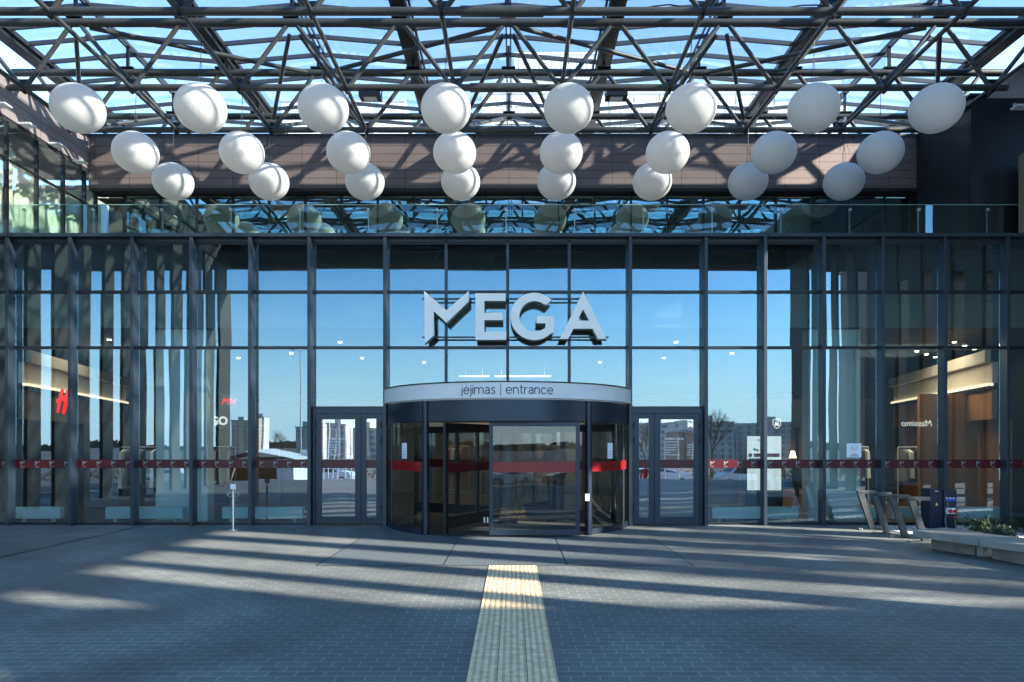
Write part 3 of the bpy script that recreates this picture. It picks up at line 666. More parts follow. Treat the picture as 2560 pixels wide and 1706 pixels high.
# colonnades beside the forecourt (seen in the glass)
GAPS = [16.6, 17.6, 19.65, 20.7, 22.65, 23.7, 24.8, 26.6, 27.7]
GW = [.52, .52, .6, .52, .62, .52, .5, .42, .42]
for s in (-1, 1):
    nm = 'left' if s < 0 else 'right'
    t = thing('colonnade', (s*11.7, -7, 0), 'tall panel colonnade along the %s side of the forecourt, mirrored in the glass' % nm, 'colonnade', 'colonnades flanking the forecourt')
    ed = -2.0; y = -.25
    for gp, w in (zip(GAPS, GW) if s < 0 else zip([16.9, 18.1, 19.5, 20.7, 22.0, 23.2, 24.5, 25.6, 27.1], [.50, .56, .52, .58, .60, .78, .80, .60, .40])):  # right gaps shaped and widened to throw sun patches on the paving
        yg = -(gp-13.725)
        MB().box(s*11.6, s*11.7, yg+w/2, y, 0, 8.88).build('panel', M['colL'], t)
        if s > 0 and 17 < gp < 21: MB().box(s*11.62, s*11.68, yg-w/2+.002, yg+w/2-.002, 6.4, 8.88).build('shade_panel', M['colL'], t)  # added across the gap top to keep sun off the sign band
        y = yg-w/2
    MB().box(s*11.6, s*11.7, -15.2, y, 0, 8.88).build('panel', M['colL'], t)
    MB().box(s*11.55, s*12.0, -15.55, 1.2, 8.90, 10.2 if s < 0 else 11.25).build('edge_beam', M['fascia'], t)  # right beam raised to keep the big letters in shade

# ------------------------------------------------------------------ roof trusses
AN = 2.21; HB, HT, HZ, HR = 8.90, 10.20, 10.62, 10.86
TD = [-1.3, .9, 3.1, 5.3, 7.5, 9.65, 11.84, 14.38, 16.32, 18.5]
TN = {11.84: 'nearest the camera, crossing the top of the photo', 14.38: 'the second seen, above the nearest globe row', 16.32: 'the third seen, just before the brown wall', 18.5: 'the farthest, beyond the brown wall'}
TN2 = ['over the outer edge', 'second from the outer edge', 'third from the outer edge', 'fourth from the outer edge', 'fifth from the outer edge', 'just above the camera']
def node(k, D, z): return Vector((k*AN, D+CY, z))
for i, D in enumerate(TD):
    y = D+CY
    if D == 11.84: y = D+CY
    yt = y-.06
    t = thing('roof_truss', (0, y, HB), 'grey pipe truss under the roof, '+(TN.get(D) or TN2[i]), 'roof truss', 'pipe trusses carrying the glass roof')
    seen = D > 10
    tc = MB().cyl((-11.5, yt, HT), (11.5, yt, HT), .085, n=16).build('top_chord', M['steel'], t)
    wb = 10.25
    bc = MB().cyl((-wb, y, HB), (wb, y, HB), .068, n=16).build('bottom_chord', M['steel'], t)
    if seen: MB().cyl((-.78, y, HB), (.62, y, HB), .088, n=16).build('sleeve', M['steel'], bc)
    for j in range(-5, 5):
        for kk in (j, j+1):
            a = Vector((kk*AN+(.10 if kk == j else -.10), yt, HT-.05)); c = Vector(((j+.5)*AN+(-.07 if kk == j else .07), y, HB+.05))
            if abs(a.x) > 11.6 or abs(c.x) > 10.1: continue
            MB().cyl(a, c, .046, n=10).build('brace', M['steel'], t)
    if seen:
        for j in range(-5, 5):
            if abs((j+.5)*AN) < 10.1:
                b = MB(); xx = (j+.5)*AN; b.box(xx-.11, xx+.11, y-.012, y+.012, HB+.04, HB+.17); b.cyl((xx, y-.05, HB-.075), (xx, y+.05, HB-.075), .04, n=8)
                b.build('gusset', M['frame_dark'], t)
        for k in range(-4, 5, 1):
            b = MB().box(k*AN-.16, k*AN+.16, yt-.10, yt+.10, HT+.07, HT+.10); b.box(k*AN-.03, k*AN+.03, yt-.03, yt+.03, HT+.10, (HR-.05 if k % 2 == 0 else HZ-.17)); b.build('bearing', M['frame_dark'], t)
    if D == 16.32:
        for j in range(-4, 4):
            b = MB(); xx = (j+.5)*AN; rr = random.Random(j)
            for q in range(4):
                z_ = HB-.07; p0 = Vector((xx+rr.uniform(-.05, .05), y-.03, z_)); pts_ = [p0]
                for u in range(5): pts_.append(pts_[-1]+Vector((rr.gauss(0, .03), rr.gauss(0, .02), -rr.uniform(.05, .12))))
                b.tube(pts_, .0035, 4)
            b.build('loose_wire', M['frame_dark'], t)
    if D == 11.84:
        b = MB(); b.tube([(x_*.25, y+.02, HB+.075+.035*math.sin(x_*.7)+.02*math.sin(x_*1.9)) for x_ in range(2, 40)], .012, 6); b.build('cable', M['black'], bc)
rf = thing('glass_roof', (0, 0, HZ), 'folded glass roof on dark valley beams above the forecourt', 'glass roof')
Y0, Y1 = -15.3, 20.3+CY
for k in (-5, -3, -1, 1, 3, 5):
    b = MB().box(k*AN-.14, k*AN+.14, Y0, Y1, HZ-.16, HZ+.0)
    b.box(k*AN-.21, k*AN-.17, Y0, Y1, HZ-.06, HZ+.04); b.box(k*AN+.17, k*AN+.21, Y0, Y1, HZ-.06, HZ+.04)
    b.build('valley_beam', M['beam'], rf)
for k in (-4, -2, 0, 2, 4):
    MB().box(k*AN-.065, k*AN-.035, Y0, Y1, HR-.07, HR+.0).box(k*AN+.035, k*AN+.065, Y0, Y1, HR-.07, HR+.0).build('ridge_bar', M['bar'], rf)
ybars = [14.2, 14.72, 15.25, 15.85, 16.6, 17.55, 18.96, 19.9]
ybars = [D+CY for D in ybars]+[14.2+CY-1.1*i for i in range(1, 26)]
for y in ybars:
    if y < Y0: continue
    b = MB()
    for k in range(-5, 5):
        za, zb = (HR-.03, HZ+.02) if k % 2 == 0 else (HZ+.02, HR-.03)
        b.bar((k*AN, y, za-.02), ((k+1)*AN, y, zb-.02), .05, .09)
    b.build('glazing_bar', M['bar'], rf)
for k in range(-5, 5):
    za, zb = (HR+.03, HZ+.075) if k % 2 == 0 else (HZ+.075, HR+.03)
    a, c = k*AN+.005, (k+1)*AN-.005
    v = [(a, Y0, za), (c, Y0, zb), (c, Y1, zb), (a, Y1, za)]; v += [(x, y, z+.014) for x, y, z in v]
    MB().add(v, [(0, 1, 2, 3), (4, 7, 6, 5), (0, 4, 5, 1), (1, 5, 6, 2), (2, 6, 7, 3), (3, 7, 4, 0)]).build('glass_sheet', M['groof'], rf)
for j in range(-5, 5):
    x = (j+.5)*AN
    if abs(x) > 10.1: continue
    b = MB()
    for D0, D1 in zip(TD[5:8], TD[6:9]): b.cyl((x, D0+CY+.05, HB), (x, D1+CY-.05, HB), .042, n=10)
    b.build('lower_tie', M['steel'], rf)
b = MB()
def up_br(k0, D0, k1, D1, z0=HT, z1=HT, r=.05):
    a = node(k0, D0, z0); c = node(k1, D1, z1); d = (c-a).normalized()
    MB().cyl(a+d*.25, c-d*.25, r, n=10).build('wind_brace', M['steel'], rf)
for k in (-4, 0, 4):
    for s in (-2, 2):
        if abs(k+s) <= 4: up_br(k, 14.3, k+s, 16.25, HT-.05, HT-.05, .05)
for k in (-4, -2, 0, 2, 4):
    for s in (-.5, .5):
        if abs(k+s)*AN < 10.1:
            up_br(k, 14.3, k+s, 16.32, HT-.03, HB+.05, .045); up_br(k, 18.4, k+s, 16.32, HT-.03, HB+.05, .045)
# fascia at the outer edge
fa = thing('canopy_fascia', (0, -15.6, 9), 'deep dark canopy fascia at the outer roof edge, mirrored in the glass', 'canopy fascia')
MB().box(-48, 48, -15.9, -15.6, 8.90, 10.75).build('panel', M['fascia'], fa)
MB().box(-48, 48, -15.93, -15.56, 10.751, 10.80).build('coping', M['steel'], fa)
for a_, c_ in ((1147, 1223), (1237, 1378)):
    p0, p1 = P(a_, 943, 21), P(c_, 943, 21)
    t = thing('strip_lamp', ((p0.x+p1.x)/2, p0.y, p0.z), '%s linear strip lamp hanging inside above the revolving door' % ('shorter left' if a_ < 1200 else 'longer right'), 'strip lamp', 'linear lamps inside the hall')
    MB().box(p0.x, p1.x, p0.y-.04, p0.y+.04, p0.z, p0.z+.05).build('tube', M['signw'], t)
    for xx in (p0.x+.2, p1.x-.2): MB().cyl((xx, p0.y, p0.z+.05), (xx, p0.y, 3.93), .012, n=6).build('cable', M['silver'], t)
# two flood lamps on the second truss
for i, px in enumerate((927, 1540)):
    c = P(px, 240, 14.38)
    t = thing('truss_lamp', c, 'dark box lamp clamped under the roof truss, %s of the middle' % ('left' if i == 0 else 'right'), 'flood light', 'box lamps on the roof truss')
    MB().box(c.x-.22, c.x+.22, c.y-.16, c.y+.12, c.z-.07, c.z+.02).build('lamp_body', M['frame_dark'], t, bevel=.006)
    MB().box(c.x-.13, c.x+.13, c.y-.1, c.y+.06, c.z-.076, c.z-.071).build('lens', M['silver'], t)
    for s in (-1, 1): MB().bar((c.x+s*.225, c.y, c.z-.02), (c.x+s*.225, 14.38+CY, HB+.08), .02, .03, up=(0, 1, 0)).build('clamp', M['frame_dark'], t)

# ------------------------------------------------------------------ globes
def globe_mesh(R_, n=40, m=24):
    b = MB(); v = []
    for i in range(1, m):
        th = math.pi*i/m
        for j in range(n): v.append((R_*math.sin(th)*math.cos(2*math.pi*j/n), R_*math.sin(th)*math.sin(2*math.pi*j/n), R_*.92*math.cos(th)))
    top = len(v); v += [(0, 0, R_*.92), (0, 0, -R_*.92)]; f = []
    for i in range(m-2):
        for j in range(n): f.append((i*n+j, (i+1)*n+j, (i+1)*n+(j+1) % n, i*n+(j+1) % n))
    for j in range(n): f.append((top, j, (j+1) % n)); f.append((top+1, (m-2)*n+(j+1) % n, (m-2)*n+j))
    b.add(v, f, True); return b
RG = .449
ORD = ['first', 'second', 'third', 'fourth', 'fifth', 'sixth', 'seventh', 'eighth']
base = None
ROWS = [(12.62, 'nearest and highest row'), (14.54, 'middle row'), (16.15, 'farthest and lowest row')]
for D, rn in ROWS:
    for j in range(8):
        x = (j-3.5)*AN; loc = (x, D+CY, 7.63); lab = 'white globe lamp, %s from the left in the %s' % (ORD[j], rn)
        if base is None:
            base = thing('globe_lamp', loc, lab, 'globe lamp', 'white globe lamps hanging in three rows under the roof')
            gb = globe_mesh(RG).build('globe', M['globe'], base); gb.location = -ORG[base]*0
            gb.data.transform(Matrix.Translation(ORG[base]))
            cb = MB(); z0 = RG*.92
            for a in (0, 2.1, 4.2): cb.cyl((.05*math.cos(a), .05*math.sin(a), z0-.005), (.012*math.cos(a), .012*math.sin(a), z0+.42), .0035, n=4)
            cb.cyl((0, 0, z0+.40), (.01, 0, HB-7.63-.04), .006, n=5)
            cb.v = [tuple(Vector(q)+ORG[base]) for q in cb.v]; cb.build('cable', M['frame_dark'], base)
            cp = MB().cyl(Vector((0, 0, z0-.012))+ORG[base], Vector((0, 0, z0+.012))+ORG[base], .06, .05, n=16).build('cap', M['white'], base)
        else: dup(base, loc, None, lab)

# ------------------------------------------------------------------ forecourt furniture
def rack(x, y):
    t = thing('bicycle_rack', (x, y, 0), 'brushed steel bicycle rack, farthest and leftmost of the four', 'bicycle rack', 'leaning steel bicycle racks in a row')
    MB().bar((x+.27, y, .012), (x+.035, y, .70), .06, .10, up=(1, 0, 0)).build('leg', M['steel_b'], t, bevel=.004)
    MB().box(x-.012, x+.34, y-.03, y+.03, .665, .725).build('arm', M['steel_b'], t, bevel=.004)
    MB().box(x, x+.33, y-.05, y+.05, .001, .013).build('base_plate', M['steel_b'], t)
    for q in (.03, .07): MB().cyl((x+q, y, .013), (x+q, y, .035), .013, n=8).build('bolt', M['steel_s'], t)
    return t
RK = [(6.46, -.82, ''), (6.46, -1.32, 'brushed steel bicycle rack, second from the glass front'), (6.48, -1.87, 'brushed steel bicycle rack, third from the glass front'), (6.53, -2.35, 'brushed steel bicycle rack, nearest the concrete bench')]
rk = rack(*RK[0][:2])
for x, y, l in RK[1:]: dup(rk, (x, y, 0), None, l)
# steel post with plate and loops
q = P(583, 1326, 12.84); x, y = q.x, q.y
t = thing('leash_post', (x, y, 0), 'thin steel post with a square plate and two hook loops', 'post')
MB().cyl((x, y, .01), (x, y, .72), .024, n=14).build('pole', M['steel_s'], t)
MB().cyl((x, y, 0.001), (x, y, .015), .08, n=20).build('base', M['steel_s'], t)
MB().cyl((x, y, .72), (x, y, .76), .008, n=8).box(x-.05, x+.05, y-.006, y+.006, .755, .845).build('plate', M['silver'], t)
for s in (-1, 1):
    pts = [(x+s*.02, y, .69)]+[(x+s*(.07+.035*math.sin(a)), y, .655+.035*math.cos(a)) for a in [k*math.pi/8 for k in range(0, 9)]]+[(x+s*.02, y, .62)]
    MB().tube(pts, .005).build('loop', M['steel_s'], t)
# power cabinet
yf = 12.95+CY; x0, xm, x1 = PX(2328, 12.95), PX(2360, 12.95), PX(2392, 12.95); zt = PZ(1223, 12.95)
t = thing('power_cabinet', ((x0+x1)/2, yf+.15, 0), 'navy power outlet cabinet with red and blue sockets beside the racks', 'power cabinet')
MB().box(x0, xm-.003, yf+.03, yf+.34, 0, zt).build('body', M['cab'], t, bevel=.006)
fb = MB().box(xm, x1, yf, yf+.34, 0, zt-.015).build('socket_cabinet', M['cab'], t, bevel=.006)
for k in range(3):
    xx = xm+.05+.062*k
    MB().box(xx-.02, xx+.02, yf-.012, yf-.001, .575, .59).build('cover', M['white'], fb); MB().box(xx-.025, xx+.025, yf-.02, yf-.001, .535, .568).build('blue_socket', M['blue'], fb)
for k in range(2):
    xx = xm+.075+.095*k
    MB().box(xx-.042, xx+.042, yf-.012, yf-.001, .29, .40).cyl((xx, yf-.06, .345), (xx, yf-.013, .345), .034, n=14).build('red_socket', [M['white']], fb)
    MB().cyl((xx, yf-.075, .345), (xx, yf-.061, .345), .036, n=14).build('socket_cap', M['red2'], fb)
MB().box(xm+.17, xm+.22, yf-.012, yf-.001, .22, .25).build('red_switch', M['red2'], fb)
b = MB(); xx = (x0+xm)/2; b.add([(xx-.025, yf+.026, .44), (xx+.025, yf+.026, .44), (xx, yf+.026, .50), (xx-.025, yf+.029, .44), (xx+.025, yf+.029, .44), (xx, yf+.029, .50)], [(0, 1, 2), (3, 5, 4), (0, 3, 4, 1), (1, 4, 5, 2), (2, 5, 3, 0)])
b.build('warning_triangle', M['yellow'], t)
MB().box(xx-.03, xx+.03, yf+.027, yf+.029, .70, .715).build('maker_plate', M['silver'], t)
MB().tube([(xm+.05, yf-.02, .52), (xm+.04, yf-.06, .44), (xm+.01, yf-.08, .34), (xm-.03, yf-.09, .2), (xm-.02, yf-.1, .05), (xm+.05, yf-.12, .01)], .006).build('grey_cable', M['cable'], t)
MB().tube([(xm+.19, yf-.02, .22), (xm+.18, yf-.05, .12), (xm+.19, yf-.07, .01)], .007).build('green_cable', M['green'], t)
# bench
bn = thing('concrete_bench', (6.8, -4.4, 0), 'long low concrete bench on blocks at the right edge', 'bench')
front = [(6.09, -3.24), (6.37, -4.0), (6.65, -4.77), (7.15, -6.2), (7.7, -8)]; back = [(8.3, -7.8), (7.72, -6.0), (7.2, -4.5), (6.97, -3.7), (6.76, -2.94)]
def lerp(a, b, t): return (a[0]+(b[0]-a[0])*t, a[1]+(b[1]-a[1])*t)
MB().prism([front[0], front[1], lerp(front[1], front[2], .25), lerp(back[3], back[2], .2), back[3], back[4]], .195, .30).build('seat_slab', M['concrete'], bn, bevel=.006)
MB().prism([lerp(front[1], front[2], .262), front[2], front[3], front[4], back[0], back[1], back[2], lerp(back[3], back[2], .212)], .195, .30).build('seat_slab', M['concrete'], bn, bevel=.006)
MB().prism([(6.42, -3.15), (6.66, -3.78), (6.98, -3.66), (6.78, -3.05)], 0, .193).build('block', M['concrete_b'], bn, bevel=.005)
MB().prism([(6.68, -3.80), (6.73, -3.86), (6.98, -3.76), (6.95, -3.68)], 0, .193).build('block', M['concrete'], bn)
MB().prism([(6.74, -4.02), (6.83, -4.74), (7.30, -6.2), (7.58, -6.08), (7.1, -4.6), (7.0, -3.95)], 0, .193).build('block', M['concrete_b'], bn, bevel=.005)
# shrubs
def shrub(x, y, h, w, n, label, seed):
    rnd = random.Random(seed)
    t = thing('low_shrub', (x, y, 0), label, 'shrub', 'low evergreen shrubs in the pebble bed')
    st = MB(); lf = MB()
    for i in range(26):
        a = rnd.random()*6.28; r = w*rnd.random()**.6; top = Vector((x+r*math.cos(a), y+r*math.sin(a), h*(.35+.65*rnd.random())*(1-.35*r/w)))
        mid = Vector((x+r*.4*math.cos(a), y+r*.4*math.sin(a), top.z*.55))
        st.cyl((x, y, 0), mid, .007, .005, n=4, cap=False).cyl(mid, top, .005, .002, n=4, cap=False)
        for j in range(n):
            p = mid.lerp(top, rnd.uniform(.2, 1.15))+Vector((rnd.gauss(0, .035), rnd.gauss(0, .035), rnd.gauss(0, .02)))
            d = Vector((rnd.gauss(0, 1), rnd.gauss(0, 1), rnd.gauss(.5, .7))).normalized(); e = d.cross(Vector((0, 0, 1)+Vector((rnd.random(),)*3) if False else (0, .1, 1))).normalized()*.010; l = rnd.uniform(.03, .07)
            lf.add([p-e, p+e, p+d*l+e*.3, p+d*l-e*.3], [(0, 1, 2, 3)])
    st.build('stem', M['bark'], t); lf.build('foliage', M['leaf'], t)
shrub(PX(2455, 12.2), 12.2+CY, .36, .38, 60, 'dark green low shrub right behind the power cabinet', 1)
shrub(PX(2500, 11.6), 11.6+CY, .22, .3, 34, 'sparse twiggy low shrub on the pebbles nearest the bench', 2)
shrub(PX(2568, 12.4), 12.4+CY, .34, .36, 60, 'dark green low shrub cut by the right photo edge', 3)

# ------------------------------------------------------------------ signs and things inside
def sign(name, txt, px, py, D, size, m, label, cat='sign', mirror=False, back=None, **kw):
    c = P(px, py, D); t = thing(name, c, label, cat)
    b = MB(); text_on(b, txt, c.x, c.y-.02, c.z, size, mirror=mirror, **kw); b.build('lettering', m, t)
    if back:
        x0, x1, z0, z1 = back; MB().box(c.x+x0, c.x+x1, c.y, c.y+.08, c.z+z0, c.z+z1).build('backing', M['black'] if cat == 'sign' else M['grey_in'], t)
    return t
# red slanted H on the left fascia
c = P(141, 1032, 15.2); t = thing('red_letter_sign', c, 'bright red slanted handwritten letter H hanging inside at the left', 'sign')
b = MB(); k = 15.2/FPX
for pts in ([(5, 42), (12, 60), (17, 58), (9, 40)], [(0, 0), (3, 30), (9, 31), (4, 0)], [(-1, 26), (0, 34), (24, 44), (24, 32)], [(13, -2), (20, 30), (24, 58), (27, 56), (27, 28), (18, -4)], [(3, 30), (9, 46), (13, 45), (9, 30)]):
    v = [(c.x+px*k, c.y, c.z+py*k) for px, py in pts]; n = len(v)
    b.add(v+[(q[0], q[1]+.05, q[2]) for q in v], [tuple(range(n)), tuple(range(n, 2*n))[::-1]]+[(i, (i+1) % n, (i+1) % n+n, i+n) for i in range(n)])
b.build('letter', M['red'], t)
sign('shop_sign', 'GO', 548, 1062, 18.5, .30, M['signw'], 'white letters GO on a black shop fascia at the left', offset=.012, back=(-.35, .75, -.10, .36))
sign('shop_sign', 'APRAN', 1318, 1122, 24, .20, M['signw'], 'white clothing shop letters seen through the revolving door', offset=.004)
sign('shop_sign', 'Mav', 1735, 1068, 19.5, .24, M['signw'], 'white rounded script letters starting Ma behind the right door', offset=.008, back=(-.6, .9, -.12, .36))
sign('shop_sign', 'Massimo', 2292, 1066, 15.9, .20, M['signw'], 'small mirrored script letters in the glass right of the notice', mirror=True, offset=-.001, shear=.25)  # reflected lettering modelled as reversed letters behind the glass
sign('mirrored_sign', 'HM', 571, 1012, 15.0, .20, M['red'], 'reflection of a small grey sign, built as a box with red letters shown backwards', cat='hanging sign', mirror=True, shear=-.3, back=(-.17, .17, -.08, .22))  # a reflection in the glass, modelled as a solid sign inside
# shield emblem
c = P(1942, 1060, 17); t = thing('shield_emblem', c, 'white shield emblem with a letter M inside at the right', 'sign')
b = MB(); sh = [(-.09, .10), (0, .125), (.09, .10), (.09, -.01), (.05, -.08), (0, -.11), (-.05, -.08), (-.09, -.01)]
for (a, c1), (d, e) in zip(sh, sh[1:]+sh[:1]): b.bar((c.x+a, c.y, c.z+c1), (c.x+d, c.y, c.z+e), .016, .016, up=(0, 1, 0))
text_on(b, 'M', c.x, c.y, c.z-.045, .13, offset=.003); b.build('emblem', M['signw'], t)
# directory board
D = 14.9; t = thing('directory_board', P(1910, 1300, D), 'tall lit mall directory board split by a fin', 'directory board')
yb_ = D+CY
for (a, c1, top, bot) in ((1868, 1953, 1091, 1151), (1868, 1953, 1172, 1226)):
    x0, x1, z1, z0 = PX(a, D), PX(c1, D), PZ(top, D), PZ(bot, D)
    MB().box(x0-.02, x1+.02, yb_+.004, yb_+.07, z0-.02, z1+.02).build('case', M['black'], t)
    MB().box(x0, x1, yb_-.002, yb_+.003, z0, z1).build('panel', M['board'], t)
MB().box(PX(1868, D), PX(1953, D), yb_+.01, yb_+.07, PZ(1330, D), PZ(1226, D)-.03).build('stand', M['frame_dark'], t)
b = MB(); text_on(b, 'MEGA', PX(1905, D), yb_-.006, PZ(1104, D), .07); text_on(b, 'M', PX(1952, D), yb_-.006, PZ(1258, D), .0)
for i in range(4):
    xx = PX(1875+20*i, D)
    for j in range(12): b.box(xx, xx+random.uniform(.05, .12), yb_-.005, yb_-.003, PZ(1178+4*j, D)-.004, PZ(1178+4*j, D)+.0)
b.build('print', M['ink'], t)
MB().box(PX(1871, D), PX(1880, D), yb_-.005, yb_-.003, PZ(1143, D), PZ(1134, D)).box(PX(1884, D), PX(1949, D), yb_-.005, yb_-.003, PZ(1143, D), PZ(1134, D)).build('red_print', M['inkred'], t)
MB().box(PX(1871, D), PX(1905, D), yb_-.005, yb_-.003, PZ(1150, D), PZ(1146, D)).cyl((PX(1886, D), yb_-.006, PZ(1124, D)), (PX(1886, D), yb_-.003, PZ(1124, D)), .03, n=12).build('cyan_print', M['cyan'], t)
MB().cyl((PX(1893, D), yb_-.006, PZ(1126, D)), (PX(1893, D), yb_-.003, PZ(1126, D)), .03, n=12).build('yellow_print', M['yellow'], t)
# notice on the glass
x0, x1, z0, z1 = PX(2117, 13.7), PX(2154, 13.7), PZ(1144, 13.7), PZ(1109, 13.7)
t = thing('paper_notice', ((x0+x1)/2, -.02, z0), 'white paper notice with a round mask symbol stuck on the glass', 'notice')
MB().box(x0, x1, -.018, -.016, z0, z1).build('sheet', M['paper'], t)
b = MB(); cx_, cz_ = (x0+x1)/2, z1-.09
for k in range(16):
    a = k/16*6.283; a2 = (k+1)/16*6.283
    b.bar((cx_+.06*math.cos(a), -.02, cz_+.06*math.sin(a)), (cx_+.06*math.cos(a2), -.02, cz_+.06*math.sin(a2)), .003, .006, up=(0, 1, 0))
b.box(cx_-.04, cx_+.04, -.0205, -.019, z0+.065, z0+.075).build('red_print', M['inkred'], t)
b = MB()
for k in range(3): b.box(cx_-.09+.01*k, cx_+.09-.01*k, -.0205, -.019, z0+.02+.014*k, z0+.026+.014*k)
b.tube([(cx_-.03, -.02, cz_+.03), (cx_-.03, -.02, cz_-.01), (cx_, -.02, cz_-.03), (cx_+.035, -.02, cz_)], .003, 4).build('print', M['ink'], t)
def crack(x, y, label, seed, cols):
    t = thing('clothes_rack', (x, y, 0), label, 'clothes rack', 'clothes racks inside the shops'); rr = random.Random(seed)
    for s_ in (-.6, .6): MB().cyl((x+s_, y, 0), (x+s_, y, 1.5), .015, n=8).box(x+s_-.02, x+s_+.02, y-.25, y+.25, 0, .03).build('stand', M['silver'], t)
    MB().cyl((x-.6, y, 1.5), (x+.6, y, 1.5), .013, n=8).build('rail', M['silver'], t)
    for i in range(9):
        xx = x-.5+i*.125; h_ = rr.uniform(.6, .95); b = MB()
        b.add([(xx-.02, y-.05, 1.45), (xx+.02, y-.05, 1.45), (xx+.02, y+.05, 1.45), (xx-.02, y+.05, 1.45), (xx-.03, y-.22, 1.38), (xx+.03, y-.22, 1.38), (xx+.03, y+.22, 1.38), (xx-.03, y+.22, 1.38), (xx-.045, y-.24, 1.4-h_), (xx+.045, y-.24, 1.4-h_), (xx+.045, y+.24, 1.4-h_), (xx-.045, y+.24, 1.4-h_)],
              [(0, 1, 2, 3)]+[(a+q, a+(q+1) % 4, a+4+(q+1) % 4, a+4+q) for a in (0, 4) for q in range(4)]+[(11, 10, 9, 8)])
        b.build('garment', M[cols[i % len(cols)]], t)
crack(-9.0, 3.4, 'clothes rack of dark and white garments inside at the far left', 1, ['black', 'curtain', 'grey_in'])
crack(-8.0, 5.2, 'clothes rack of grey garments deeper inside at the left', 2, ['grey_in', 'black', 'tent_in'])
crack(8.6, 4.2, 'clothes rack of red and dark garments inside behind the bicycle racks', 3, ['inkred', 'black', 'curtain'])
crack(9.9, 3.0, 'clothes rack of tan garments inside at the far right', 4, ['tan', 'curtain', 'black'])
person(7.4, 6.5, 0, R(70), 1.68, 'person in a red top standing deep inside the right shop', M['jktr'], M['trs'], .08) if False else None
# tailor's dummy / display inside right, black easel
D = 16; c = P(1982, 1210, D); t = thing('display_stand', (c.x, c.y, 0), 'black draped display stand with a small lamp inside at the right', 'display stand')
MB().cyl((c.x, c.y, .62), (c.x, c.y, 1.25), .28, .08, n=14).build('drape', M['black'], t)
MB().box(c.x-.3, c.x+.35, c.y-.2, c.y+.2, .56, .60).cyl((c.x-.25, c.y, 0), (c.x-.25, c.y, .56), .02, n=8).cyl((c.x+.3, c.y, 0), (c.x+.3, c.y, .56), .02, n=8).build('table', M['black'], t)
MB().cyl((c.x, c.y, 1.26), (c.x, c.y, 1.42), .08, .04, n=12).build('lamp_shade', mat('lamp_warm', (1, .6, .3), .5, emit=(1, .5, .2), es=2), t)
# fire-alarm bell and speaker, right
for px, s in ((2040, 1), (505, -1)):
    c = P(px, 970, 14.5); t = thing('alarm_bell', c, 'small red alarm bell over a white wall speaker at the %s' % ('right' if s > 0 else 'left'), 'alarm bell', 'alarm bells inside the glass front')
    MB().cyl(c, c+Vector((0, -.05, 0)), .05, .035, n=14).build('bell', M['red'], t)
    MB().bar(c+Vector((-.06*s, 0, -.12)), c+Vector((.04*s, -.02, -.33)), .16, .10, up=(0, 1, 0)).build('speaker', M['white'], t)
    MB().box(c.x-.02, c.x+.02, c.y+.001, c.y+.04, 0.01, 3.9).build('conduit', M['silver'], t)

